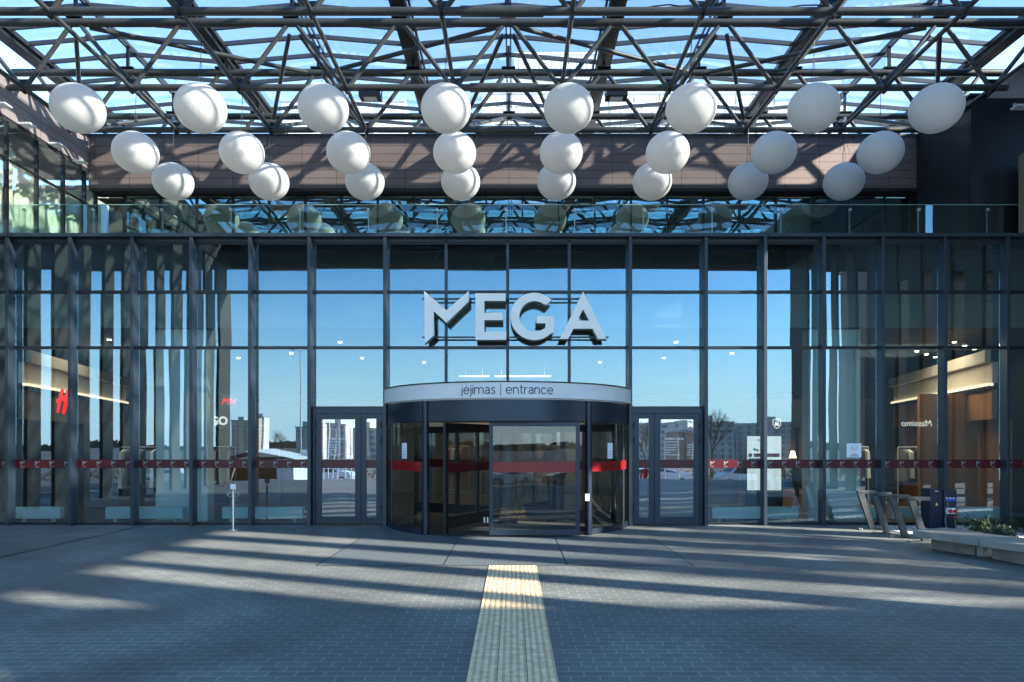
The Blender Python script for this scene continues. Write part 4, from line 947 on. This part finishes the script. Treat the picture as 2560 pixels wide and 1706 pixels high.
# ------------------------------------------------------------------ people
def skin_mesh(name, verts, edges, rad, m, parent, root=0, sub=2):
    me = bpy.data.meshes.new(name); org = ORG[parent]
    me.from_pydata([tuple(v) for v in verts], edges, []); o = bpy.data.objects.new(name, me); COL.objects.link(o)
    o.modifiers.new('s', 'SKIN'); sb = o.modifiers.new('u', 'SUBSURF'); sb.levels = sub; sb.render_levels = sub
    for i, r in enumerate(rad):
        sv = me.skin_vertices[0].data[i]; sv.radius = (r, r) if not isinstance(r, tuple) else r; sv.use_root = (i == root)
    dg = bpy.context.evaluated_depsgraph_get(); ev = o.evaluated_get(dg); nm = bpy.data.meshes.new_from_object(ev)
    o.modifiers.clear(); o.data = nm; nm.materials.clear(); nm.materials.append(m)
    for p in nm.polygons: p.use_smooth = True
    o.parent = parent; return o
def person(x, y, z, rz, H, label, mj, mtr, stride=.12, raise_arm=0, hairm='hair'):
    t = thing('person', (x, y, z), label, 'person'); k = H/1.75
    V = [(0, 0, .95), (0, 0, 1.15), (0, .01, 1.35), (0, .01, 1.46), (0, 0, 1.53), (0, -.012, 1.60), (0, -.015, 1.68)]
    E = [(0, 1), (1, 2), (2, 3), (3, 4), (4, 5), (5, 6)]; Rr = [(.15, .11), (.14, .10), (.16, .10), (.09, .07), (.055, .055), (.082, .095), (.075, .09)]
    arms = []
    for s in (-1, 1):
        n = len(V); up_ = raise_arm if s > 0 else 0
        V += [(s*.19, .0, 1.42), (s*.25, .03-.12*up_, 1.15), (s*.24, -.06-.25*up_, .92+.22*up_), (s*.24, -.08-.30*up_, .85+.24*up_)]
        E += [(3, n), (n, n+1), (n+1, n+2), (n+2, n+3)]; Rr += [.055, .042, .028, (.03, .018)]
        h = Vector(V[n+3])
        for f, (dx, L_) in enumerate([(-.024, .065), (-.008, .075), (.008, .07), (.022, .055)]):
            m = len(V); V += [tuple(h+Vector((.01*s, dx, -.045))), tuple(h+Vector((-.004*s, dx*1.1-.01, -.045-L_)))]; E += [(n+3, m), (m, m+1)]; Rr += [.0085, .007]
        m = len(V); V += [tuple(h+Vector((-.012*s, -.03, -.02))), tuple(h+Vector((-.02*s, -.045, -.06)))]; E += [(n+3, m), (m, m+1)]; Rr += [.01, .008]
        n = len(V); st = s*stride
        V += [(s*.09, 0, .88), (s*.10, -.02-st*.5, .49), (s*.10, .03-st, .09), (s*.105, -.12-st, .04)]
        E += [(0, n), (n, n+1), (n+1, n+2), (n+2, n+3)]; Rr += [.085, .058, .04, (.04, .03)]
    rot = Matrix.Rotation(rz, 3, 'Z'); VV = [rot @ (Vector(v)*k) for v in V]
    skin_mesh('body', VV, E, [tuple(q*k for q in r) if isinstance(r, tuple) else r*k for r in Rr], M['skin'], t)
    # jacket & trousers
    V2 = [(0, 0, .93), (0, 0, 1.15), (0, .01, 1.34), (0, .01, 1.46)]; E2 = [(0, 1), (1, 2), (2, 3)]; R2 = [(.175, .135), (.168, .125), (.185, .125), (.09, .08)]
    for s in (-1, 1):
        n = len(V2); up_ = raise_arm if s > 0 else 0; V2 += [(s*.195, .0, 1.41), (s*.255, .03-.12*up_, 1.15), (s*.243, -.055-.23*up_, .94+.2*up_)]; E2 += [(3, n), (n, n+1), (n+1, n+2)]; R2 += [.072, .058, .045]
    skin_mesh('jacket', [rot @ (Vector(v)*k) for v in V2], E2, [tuple(q*k for q in r) if isinstance(r, tuple) else r*k for r in R2], mj, t)
    V3 = [(0, 0, .96)]; E3 = []; R3 = [(.165, .13)]
    for s in (-1, 1):
        n = len(V3); st = s*stride; V3 += [(s*.092, 0, .87), (s*.10, -.02-st*.5, .49), (s*.10, .03-st, .11)]; E3 += [(0, n), (n, n+1), (n+1, n+2)]; R3 += [.105, .078, .062]
        sh = MB(); a = rot @ (Vector((s*.10, .07-st, .0))*k); 
        q = [Vector((s*.10+dx, dy-st, dz)) for dx, dy, dz in ((-.045, .08, 0), (.045, .08, 0), (.05, -.17, 0), (-.05, -.17, 0), (-.04, .07, .09), (.04, .07, .09), (.04, -.14, .05), (-.04, -.14, .05))]
        sh.add([rot @ (p_*k)+Vector((x, y, z)) for p_ in q], [(3, 2, 1, 0), (4, 5, 6, 7), (0, 1, 5, 4), (1, 2, 6, 5), (2, 3, 7, 6), (3, 0, 4, 7)]); sh.build('shoe', M['black'], t, bevel=.012)
    skin_mesh('trousers', [rot @ (Vector(v)*k) for v in V3], E3, [tuple(q*k for q in r) if isinstance(r, tuple) else r*k for r in R3], mtr, t)
    hb = globe_mesh(1, 20, 12); hc = rot @ (Vector((0, .008, 1.675))*k)+Vector((x, y, z))
    hb.v = [tuple(hc+rot @ Vector((p_[0]*.088*k, (p_[1]*.105+.012)*k, p_[2]*.105*k if p_[2] > -.2 or p_[1] > .1 else (p_[2]*.02)*k))) for p_ in hb.v]
    hb.build('hair', M[hairm], t)
    fc = MB()
    for q, r_ in (((0, -.122, 1.632), .012), ((-.03, -.103, 1.655), .008), ((.03, -.103, 1.655), .008)):
        c_ = rot @ (Vector(q)*k)+Vector((x, y, z)); gg = globe_mesh(r_*k, 8, 6); gg.v = [tuple(Vector(p_)+c_) for p_ in gg.v]; fc.add(gg.v, gg.f, True)
    fc.build('face_features', M['skin'], t)
    return t
person(PX(1387, 15.3), 15.3+CY, 0, R(180), 1.72, 'person in a dark jacket walking away inside the revolving door', M['jkt'], M['trs'], .1, 1)
person(PX(1171, 24), 24+CY, 0, R(160), 1.60, 'small distant person in dark clothes far inside the hall', M['jkt'], M['trs'], .14)
person(PX(1613, 34), -(34-13.725), -1.15, R(30), 1.70, 'person in a red jacket outside, mirrored in the right door', M['jktr'], M['trs'], .1)

# ------------------------------------------------------------------ things behind the camera (mirrored in the glass)
def gz(y):
    for (a, za), (c, zc2) in zip(zip(ys[1:], zs[1:]), zip(ys[2:], zs[2:])):
        if c <= y <= a: return za+(zc2-za)*(a-y)/(a-c)
    return 0
def rp(px, D): return ((px-VX)/FPX*D+CX, -(D-13.725))
def car(px, D, heading, m, label, van=False, Lc=4.2):
    x, y = rp(px, D); z = gz(y)+.03
    t = thing('parked_car', (0, 0, 0), label, 'car', 'cars in the car park mirrored in the glass')
    H1 = 1.75 if van else 1.45
    prof = [(-2.1, .35), (-2.12, .75), (-1.95, .98), (-1.15, 1.04), (-.35, H1-.04), (.9 if not van else 1.7, H1), (1.75 if not van else 1.98, 1.08 if not van else 1.2), (2.08, .95), (2.1, .38), (1.7, .25), (-1.7, .25)]
    if van: prof = [(-2.1, .35), (-2.12, .8), (-1.8, 1.0), (-1.35, 1.1), (-.6, H1-.05), (-.1, H1), (1.75, H1-.02), (2.0, 1.2), (2.08, .4), (1.7, .25), (-1.7, .25)]
    b = MB(); n = len(prof)
    def hw(zz): return .86 if zz < 1.05 else .86-(zz-1.05)*.42
    v = [(a, -hw(q), q) for a, q in prof]+[(a, hw(q), q) for a, q in prof]
    b.add(v, [tuple(range(n)), tuple(range(n, 2*n))[::-1]]+[(i, i+n, (i+1) % n+n, (i+1) % n) for i in range(n)])
    bo = b.build('body', m, t, bevel=.05)
    for s in (-1, 1):
        w = MB(); f0, f1 = (-.95, -.35) if not van else (-1.15, -.62)
        e1 = 1.45 if not van else 1.85
        q = [(f0+.05, s*.872, 1.06), (e1, s*.872, 1.06), (e1-.5 if not van else e1-.12, s*(hw(H1-.14)+.012), H1-.14), (f1+.1, s*(hw(H1-.14)+.012), H1-.14)]
        w.add(q+[(a, b_-s*.03, c_) for a, b_, c_ in q], [(0, 1, 2, 3), (7, 6, 5, 4), (0, 4, 5, 1), (1, 5, 6, 2), (2, 6, 7, 3), (3, 7, 4, 0)]); w.build('side_window', M['wing'], t)
        for wx in (-1.35, 1.35):
            ty = MB().cyl((wx, s*.70, .31), (wx, s*.88, .31), .31, n=20).build('wheel', M['tyre'], t); MB().cyl((wx, s*.85, .31), (wx, s*.89, .31), .19, n=12).build('rim', M['steel_s'], ty)
        MB().box(-2.125, -2.02, s*.55-.14, s*.55+.14, .68, .82).build('headlight', M['silver'], t)
        MB().box(2.02, 2.13, s*.66-.1, s*.66+.1, .75, .95).build('tail_light', M['cred'], t)
    a, c_ = (prof[3], prof[4]); w = MB(); 
    dx, dz = c_[0]-a[0], c_[1]-a[1]
    q = [(a[0]+dx*u, s*(.74-.12*u), a[1]+dz*u+.018) for u, s in ((.08, -1), (.08, 1), (.9, 1), (.9, -1))]
    w.add(q+[(p_[0], p_[1], p_[2]-.03) for p_ in q], [(0, 1, 2, 3), (7, 6, 5, 4), (0, 4, 5, 1), (1, 5, 6, 2), (2, 6, 7, 3), (3, 7, 4, 0)]); w.build('windscreen', M['wing'], t)
    t.location = (x, y, z); t.rotation_euler.z = heading; ORG[t] = Vector((x, y, z)); return t
car(1858, 59, R(-8), M['cwhite'], 'white van like car mirrored in the glass right of the right door', True)
car(1900, 66, R(4), M['cdark'], 'dark car behind the white one, mirrored in the glass', True)
car(1655, 60, R(182), M['cblue'], 'pale blue car mirrored in the right glass door')
car(1596, 56, R(0), M['cblue'], 'silver blue car mirrored at the left edge of the right door')
car(740, 62, R(95), M['cred'], 'red car mirrored beside the white tent')
car(722, 75, R(80), M['cwhite'], 'white car farther off behind the tent in the glass', True)
car(1280, 64, R(5), M['cwhite'], 'white car mirrored near the middle of the revolving door')
# white tent
x0, yA = rp(515, 43); x1, _ = rp(733, 43); x0 -= 0; zg = gz(yA)
t = thing('market_tent', ((x0+x1)/2, yA, zg), 'white market tent with a pitched roof mirrored in the left glass', 'tent')
z1, z2 = PZ(1148, 43), PZ(1126, 43); yB = yA-5; xm_ = (x0+x1)/2-.2
b = MB()
def sheet4(b, a, c, d, e, th=.03):
    n = (Vector(c)-Vector(a)).cross(Vector(d)-Vector(a)).normalized()*th
    v = [Vector(p_) for p_ in (a, c, d, e)]; b.add(v+[p_+n for p_ in v], [(0, 1, 2, 3), (7, 6, 5, 4), (0, 4, 5, 1), (1, 5, 6, 2), (2, 6, 7, 3), (3, 7, 4, 0)])
ov = .15
sheet4(b, (x0-ov, yA+ov, z1), (xm_, yA+ov, z2), (xm_, yB-ov, z2), (x0-ov, yB-ov, z1)); sheet4(b, (xm_, yA+ov, z2), (x1+ov, yA+ov, z1), (x1+ov, yB-ov, z1), (xm_, yB-ov, z2))
b.build('roof', M['tent'], t)
MB().box(x1-.05, x1, yB, yA, zg, z1-.02).build('side_wall', M['tent'], t)
MB().box(x1-1.0, x1-.06, yA-.04, yA, zg, z1-.02).build('front_curtain', M['tent'], t)
MB().box(x0, x1-.06, yB-.04, yB, zg, z1-.02).build('back_wall', M['tent_in'], t)
MB().box(x0, x0+.04, yB, yA, zg, z1-.02).build('side_wall', M['tent_in'], t)
for xx in (x0+.06, x1-1.05): MB().cyl((xx, yA-.1, zg), (xx, yA-.1, z1), .03, n=8).build('pole', M['silver'], t)
MB().box(x0+.6, x1-1.4, yA-1.2, yA-.6, zg, zg+1.0).build('counter', M['tent_in'], t)
# poles and flagpoles
def pole(px, D, h, r, label, lamp=False):
    x, y = rp(px, D); z = gz(y)
    t = thing('lamp_post' if lamp else 'flagpole', (x, y, z), label, 'lamp post' if lamp else 'pole', 'lamp posts of the car park' if lamp else 'thin poles mirrored in the glass doors')
    MB().cyl((x, y, z), (x, y, z+h), r, r*.6, n=8).build('pole', M['silver'], t)
    MB().cyl((x, y, z), (x, y, z+.12), r*2.2, n=10).build('base', M['silver'], t)
    if lamp:
        for s in (-1, 1):
            MB().tube([(x, y, z+h), (x+s*.6, y, z+h+.25), (x+s*1.1, y, z+h+.28)], .035).build('arm', M['silver'], t); MB().box(x+s*1.0, x+s*1.6, y-.12, y+.12, z+h+.24, z+h+.32).build('lamp_head', M['frame_dark'], t)
for i, px in enumerate((806, 818, 832, 846, 868, 884, 1666, 1690, 1722, 1740)):
    pole(px, 33+1.3*(i % 3), 3.2 if i < 6 else 2.6, .035, 'thin pale pole number %s from the left among those mirrored in the glass doors' % ['one', 'two', 'three', 'four', 'five', 'six', 'seven', 'eight', 'nine', 'ten'][i])
pole(753, 120, 20, .12, 'tall double headed lamp post mirrored left of the left door', True)
pole(1748, 125, 21, .12, 'tall double headed lamp post mirrored right of the right door', True)
x, y = rp(760, 47); z = gz(y); t = thing('bus_stop_sign', (x, y, z), 'blue and white stop sign on a pole mirrored beside the left door', 'sign')
MB().cyl((x, y, z), (x, y, z+3), .04, n=8).build('pole', M['silver'], t); MB().box(x-.22, x+.22, y+.045, y+.08, z+2.2, z+3.0).build('plate', M['white'], t); MB().box(x-.2, x+.2, y+.081, y+.085, z+2.25, z+2.5).build('blue_panel', M['blue'], t)
b = MB()
for i in range(-14, 15):
    b.box(i*2.7-.06, i*2.7+.06, -45, -40.5, gz(-45)+.03, gz(-40.5)+.05)
b.box(-60, 60, -38.2, -38.05, gz(-38)+.03, gz(-38)+.06)
tag(b.build('parking_markings', M['white']), 'white painted parking bay lines on the car park', kind='structure')
tag(MB().box(-60, 60, -27.3, -26.9, -1.85, -1.66).build('kerb', M['concrete']), kind='structure')
car(1420, 61, R(2), M['cdark'], 'dark car mirrored in the right half of the revolving door')
car(830, 60, R(186), M['cblue'], 'silver car mirrored in the left glass door')
car(420, 62, R(5), M['cwhite'], 'white car mirrored in the left bays behind the colonnade')
# hedge
x0 = -200
b = MB(); rnd = random.Random(5)
hy = -53.5; hz = gz(hy)
for i in range(9000):
    x = rnd.uniform(-75, 75); y = hy+rnd.gauss(0, .5); zz = hz+rnd.random()*1.0; s_ = .14
    d = Vector((rnd.gauss(0, 1), rnd.gauss(0, 1), rnd.gauss(0, 1))).normalized()*s_; e = d.cross(Vector((.3, .2, 1))).normalized()*s_*.6
    p_ = Vector((x, y, zz)); b.add([p_-d, p_+e, p_+d, p_-e], [(0, 1, 2, 3)])
tag(b.build('hedge', M['hedge']), 'long low reddish brown hedge beyond the car park', 'hedge', kind='stuff')
# apartment blocks
def block(px0, px1, D, ptop, depth, floors, mwall, label, name='apartment_block', step=None):
    x0, y = rp(px0, D); x1, _ = rp(px1, D); zt = PZ(ptop, D); z0 = gz(max(y, -2900))-1
    t = thing(name, ((x0+x1)/2, y, z0), label, 'apartment block')
    MB().box(x0, x1, y-depth, y, z0, zt).build('walls', mwall, t)
    MB().box(x0-.3, x1+.3, y-depth-.3, y+.3, zt+.001, zt+.6).build('roof', M['bgrey'], t)
    fh = (zt-z0-1)/floors; nw = max(2, int((x1-x0)/3.2)); cnt = 0
    for f in range(floors):
        b = MB()
        for i in range(nw):
            xx = x0+(i+.5)*(x1-x0)/nw; zz = z0+1+fh*(f+.5)
            b.box(xx-.75, xx+.75, y+.02, y+.06, zz-fh*.22, zz+fh*.26)
        b.build('window_row', M['farwin'], t)
    for i in range(max(1, nw//7)):
        xx = x0+(i+.5)*(x1-x0)/max(1, nw//7); MB().box(xx-1.6, xx+1.6, y+.1, y+1.3, z0+2, zt-.3).build('stair_tower', mwall, t)
        MB().box(xx-2.2, xx+2.2, y-4, y+1.4, zt+.601, zt+3).build('stair_head', M['bgrey'], t)
    return t
block(576, 632, 520, 1048, 14, 9, M['bbeige'], 'tall beige apartment tower mirrored above the tent')
block(634, 656, 540, 1046, 14, 9, M['bwhite'], 'pale apartment tower right behind the beige one above the tent')
block(742, 800, 330, 1072, 14, 5, M['bgrey'], 'grey apartment block mirrored at the left edge of the left door')
block(812, 872, 260, 1064, 14, 6, M['bgrey'], 'grey block with flat roof mirrored in the left glass door')
block(874, 960, 280, 1074, 14, 5, M['bgrey'], 'grey block mirrored in the narrow leaf of the left door')
block(1590, 1700, 290, 1060, 14, 6, M['bgrey'], 'grey block mirrored in the right glass door')
block(1702, 1845, 300, 1056, 14, 6, M['bgrey'], 'long grey apartment block with many windows mirrored right of the right door')
block(1850, 1985, 310, 1060, 14, 6, M['bgrey'], 'grey apartment block mirrored behind the directory board')
block(1690, 1745, 200, 1083, 10, 3, M['bgrey2'], 'low reddish brown building mirrored in the right glass door')
# bare trees
def tree(px, D, h, label, seed):
    x, y = rp(px, D); z = gz(y); rnd = random.Random(seed)
    t = thing('bare_tree', (x, y, z), label, 'tree', 'leafless trees mirrored in the glass')
    tr = MB().cyl((x, y, z), (x+.1, y, z+h*.35), h*.022, h*.014, n=8).build('trunk', M['bark'], t)
    b = MB()
    def br(p, d, l, r, n):
        q = p+d*l; b.cyl(p, q, r, r*.6, n=5, cap=False)
        if n:
            for i in range(3): br(p.lerp(q, rnd.uniform(.55, 1)), (d+Vector((rnd.gauss(0, .45), rnd.gauss(0, .45), rnd.gauss(.12, .25)))).normalized(), l*rnd.uniform(.6, .8), r*.55, n-1)
    for i in range(5): br(Vector((x+.1, y, z+h*(.3+.05*i*.3))), Vector((rnd.gauss(0, .4), rnd.gauss(0, .4), 1)).normalized(), h*.24, h*.011, 4)
    b.build('crown', M['bark'], t)
tree(1785, 75, 8, 'bare tree mirrored right of the right door', 3)
tree(1608, 60, 6.5, 'bare young tree mirrored at the edge of the right door', 4)
tree(690, 150, 8, 'small far bare tree mirrored left of the left door', 6)
for i, (x, y, h) in enumerate([(17.0, -7.4, 9), (18.2, -9.9, 10), (20.5, -13.2, 11), (28, -10.5, 12)]):  # trees added out of view to break up sun through the gaps
    tx_ = (x-CX)/(13.725-y)*FPX+VX
    tree(tx_, 13.725-y, h, 'unseen bare tree added outside the right colonnade to dapple the sun, the %s one' % ['nearest', 'second', 'third', 'farthest'][i], 20+i)
ob = thing('sun_block', (19, -18, 0), 'unseen flat roofed block added beyond the right colonnade to stop the sun', 'building')  # added out of view to block sun through the outer gaps
MB().box(17.3, 22, -23, -16.2, 0, 10.5).build('walls', M['bgrey2'], ob); MB().box(17.2, 22.1, -23.1, -16.1, 10.501, 10.8).build('roof_edge', M['bgrey'], ob)
# distant tree line as one mass
b = MB(); rnd = random.Random(9)
for i in range(5000):
    x = rnd.uniform(-700, 700); y = -900+rnd.uniform(-30, 30); zz = -6+rnd.random()**1.5*9*(.7+.3*math.sin(x*.02)); s_ = 2.2
    p_ = Vector((x, y, zz)); b.add([p_+Vector((-s_, 0, -s_*.6)), p_+Vector((s_, .5, -s_*.5)), p_+Vector((s_*.6, 0, s_)), p_+Vector((-s_*.7, .4, s_*.8))], [(0, 1, 2, 3)])
tag(b.build('distant_woods', mat('woods', (.09, .09, .07), .9, 0, .2, .05)), 'low dark wood line on the far horizon', 'woods', kind='stuff')

# ------------------------------------------------------------------ white blocks beyond the roof
def roofblock(px0, px1, ptop, D, dep, label, m='bwhite', ribs=False):
    x0, x1 = PX(px0, D), PX(px1, D); y = D+CY; zt = PZ(ptop, D)
    t = thing('rooftop_block', ((x0+x1)/2, y, 6), label, 'rooftop block')
    MB().box(x0, x1, y, y+dep, 5.7, zt).build('walls', M[m], t)
    MB().box(x0-.05, x1+.05, y-.05, y+dep+.05, zt+.001, zt+.12).build('roof_edge', M['bgrey'] if not ribs else M['bwhite'], t)
    n = int((x1-x0)/(1.2 if not ribs else .35))
    b = MB()
    for i in range(1, n): xx = x0+(x1-x0)*i/n; b.box(xx-.015, xx+.015, y-.03, y-.001, 5.7, zt-.02)
    b.build('panel_joints', M['bgrey'] if not ribs else M['silver'], t)
    return t
roofblock(704, 782, 256, 36, 6, 'small white rooftop block at the left beyond the roof')
roofblock(866, 926, 258, 38, 6, 'narrow white rooftop block beyond the third globe')
roofblock(944, 1012, 256, 36, 6, 'white rooftop block left of the fourth globe')
w = roofblock(1205, 1905, 236, 33, 9, 'wide white rooftop hall seen through the glass roof')
roofblock(1915, 2120, 262, 36, 9, 'white rooftop block at the right of the wide hall')
roofblock(1262, 1480, 205, 40, 8, 'grey white plant room above the wide white hall')
roofblock(1285, 1495, 137, 47, 5, 'tall pale ribbed screen above the white plant room', 'silver', True)
b = MB(); y = 32.5+CY
for i in range(26):
    x = PX(1240+26*i, 32.5); b.cyl((x, y, 12), (x, y, PZ(268, 32.5)), .03, n=6)
for py in (268, 290, 312): b.cyl((PX(1240, 32.5), y, PZ(py, 32.5)), (PX(1890, 32.5), y, PZ(py, 32.5)), .03, n=6)
tag(b.build('guard_railing', M['steel']), 'thin grey railing in front of the wide white hall', 'railing')

# ------------------------------------------------------------------ lights, world, camera
S = Vector((1, -.42, .52)).normalized()
sd = bpy.data.lights.new('sun', 'SUN'); sd.energy = 5.0; sd.angle = R(.8); sd.color = (1, .93, .84)
so = bpy.data.objects.new('sun', sd); COL.objects.link(so); so.rotation_euler = S.to_track_quat('Z', 'Y').to_euler(); so.location = (30, -10, 20)
w = bpy.data.worlds.new('World'); sc.world = w; w.use_nodes = True; nt = w.node_tree
bg = nt.nodes['Background']; sk = nt.nodes.new('ShaderNodeTexSky'); sk.sky_type = 'NISHITA'; sk.sun_disc = False
sk.sun_elevation = math.asin(S.z); sk.sun_rotation = math.atan2(S.x, S.y); sk.air_density = 1.0; sk.dust_density = .05; sk.ozone_density = 3.2
tcn = nt.nodes.new('ShaderNodeTexCoord'); mp = nt.nodes.new('ShaderNodeMapping'); mp.inputs['Scale'].default_value = (1.2, 1.2, 7); L(nt, tcn.outputs['Generated'], mp.inputs['Vector'])
mp.inputs['Rotation'].default_value = (.25, .1, .4)
no = nt.nodes.new('ShaderNodeTexNoise'); no.inputs['Scale'].default_value = 1.6; no.inputs['Detail'].default_value = 9; no.inputs['Roughness'].default_value = .62; L(nt, mp.outputs[0], no.inputs['Vector'])
mr = nt.nodes.new('ShaderNodeMapRange'); mr.inputs['From Min'].default_value = .48; mr.inputs['From Max'].default_value = .85; mr.inputs['To Max'].default_value = .12; L(nt, no.outputs['Fac'], mr.inputs['Value'])
mxn = nt.nodes.new('ShaderNodeMix'); mxn.data_type = 'RGBA'; L(nt, mr.outputs[0], mxn.inputs[0]); vt = nt.nodes.new('ShaderNodeVectorMath'); vt.operation = 'MULTIPLY'; vt.inputs[1].default_value = (1.03, 1.07, 1.01); L(nt, sk.outputs[0], vt.inputs[0])
sx = nt.nodes.new('ShaderNodeSeparateXYZ'); L(nt, tcn.outputs['Generated'], sx.inputs[0])
hr = nt.nodes.new('ShaderNodeMapRange'); hr.interpolation_type = 'SMOOTHSTEP'; hr.inputs['From Min'].default_value = .0; hr.inputs['From Max'].default_value = .22; hr.inputs['To Min'].default_value = .8; hr.inputs['To Max'].default_value = 0; L(nt, sx.outputs[2], hr.inputs['Value'])
hm = nt.nodes.new('ShaderNodeMix'); hm.data_type = 'RGBA'; L(nt, hr.outputs[0], hm.inputs[0]); L(nt, vt.outputs[0], hm.inputs[6]); hm.inputs[7].default_value = (3.1, 4.4, 5.6, 1)
sm = nt.nodes.new('ShaderNodeMapRange'); sm.interpolation_type = 'SMOOTHSTEP'; sm.inputs['From Min'].default_value = .03; sm.inputs['From Max'].default_value = .26; L(nt, sx.outputs[2], sm.inputs['Value'])
sy = nt.nodes.new('ShaderNodeMapRange'); sy.interpolation_type = 'SMOOTHSTEP'; sy.inputs['From Min'].default_value = .1; sy.inputs['From Max'].default_value = -.5; L(nt, sx.outputs[1], sy.inputs['Value'])
mm = nt.nodes.new('ShaderNodeMath'); mm.operation = 'MULTIPLY'; L(nt, sm.outputs[0], mm.inputs[0]); L(nt, sy.outputs[0], mm.inputs[1])
dm = nt.nodes.new('ShaderNodeMix'); dm.data_type = 'RGBA'; dm.blend_type = 'MULTIPLY'; L(nt, mm.outputs[0], dm.inputs[0]); L(nt, hm.outputs[2], dm.inputs[6]); dm.inputs[7].default_value = (.52, .77, .95, 1)
L(nt, dm.outputs[2], mxn.inputs[6]); mxn.inputs[7].default_value = (6, 6.4, 7, 1)
L(nt, mxn.outputs[2], bg.inputs['Color']); bg.inputs['Strength'].default_value = .15
# lit lamps inside the hall
for i, (x, y, z, e) in enumerate([(-9.5, 3, 3.8, 12), (0, 7, 3.8, 7), (9.0, 3, 3.8, 34), (-6, 11, 3.8, 12), (6, 11, 3.8, 18)]):
    a = bpy.data.lights.new('hall_lamp', 'AREA'); a.energy = e; a.size = 2.5; a.color = (1, .84, .62)
    o = bpy.data.objects.new('hall_lamp', a); COL.objects.link(o); o.location = (x, y, z)
cd = bpy.data.cameras.new('camera'); cam = bpy.data.objects.new('camera', cd); COL.objects.link(cam); sc.camera = cam
cam.location = (CX, CY, CZ); cam.rotation_euler = (R(90), 0, 0)
cd.sensor_width = 36; cd.lens = 36*FPX/2560; cd.shift_x = -(VX-1280)/2560; cd.shift_y = (VY-853)/2560; cd.clip_start = .05; cd.clip_end = 6000
sc.view_settings.view_transform = 'Standard'; sc.view_settings.look = 'None'; sc.view_settings.exposure = 2.2; sc.view_settings.gamma = 1
sc.render.engine = 'CYCLES'; cy = sc.cycles
cy.max_bounces = 10; cy.transparent_max_bounces = 40; cy.glossy_bounces = 6; cy.diffuse_bounces = 4
cy.caustics_reflective = True; cy.caustics_refractive = False; cy.use_denoising = True; cy.sample_clamp_indirect = 6
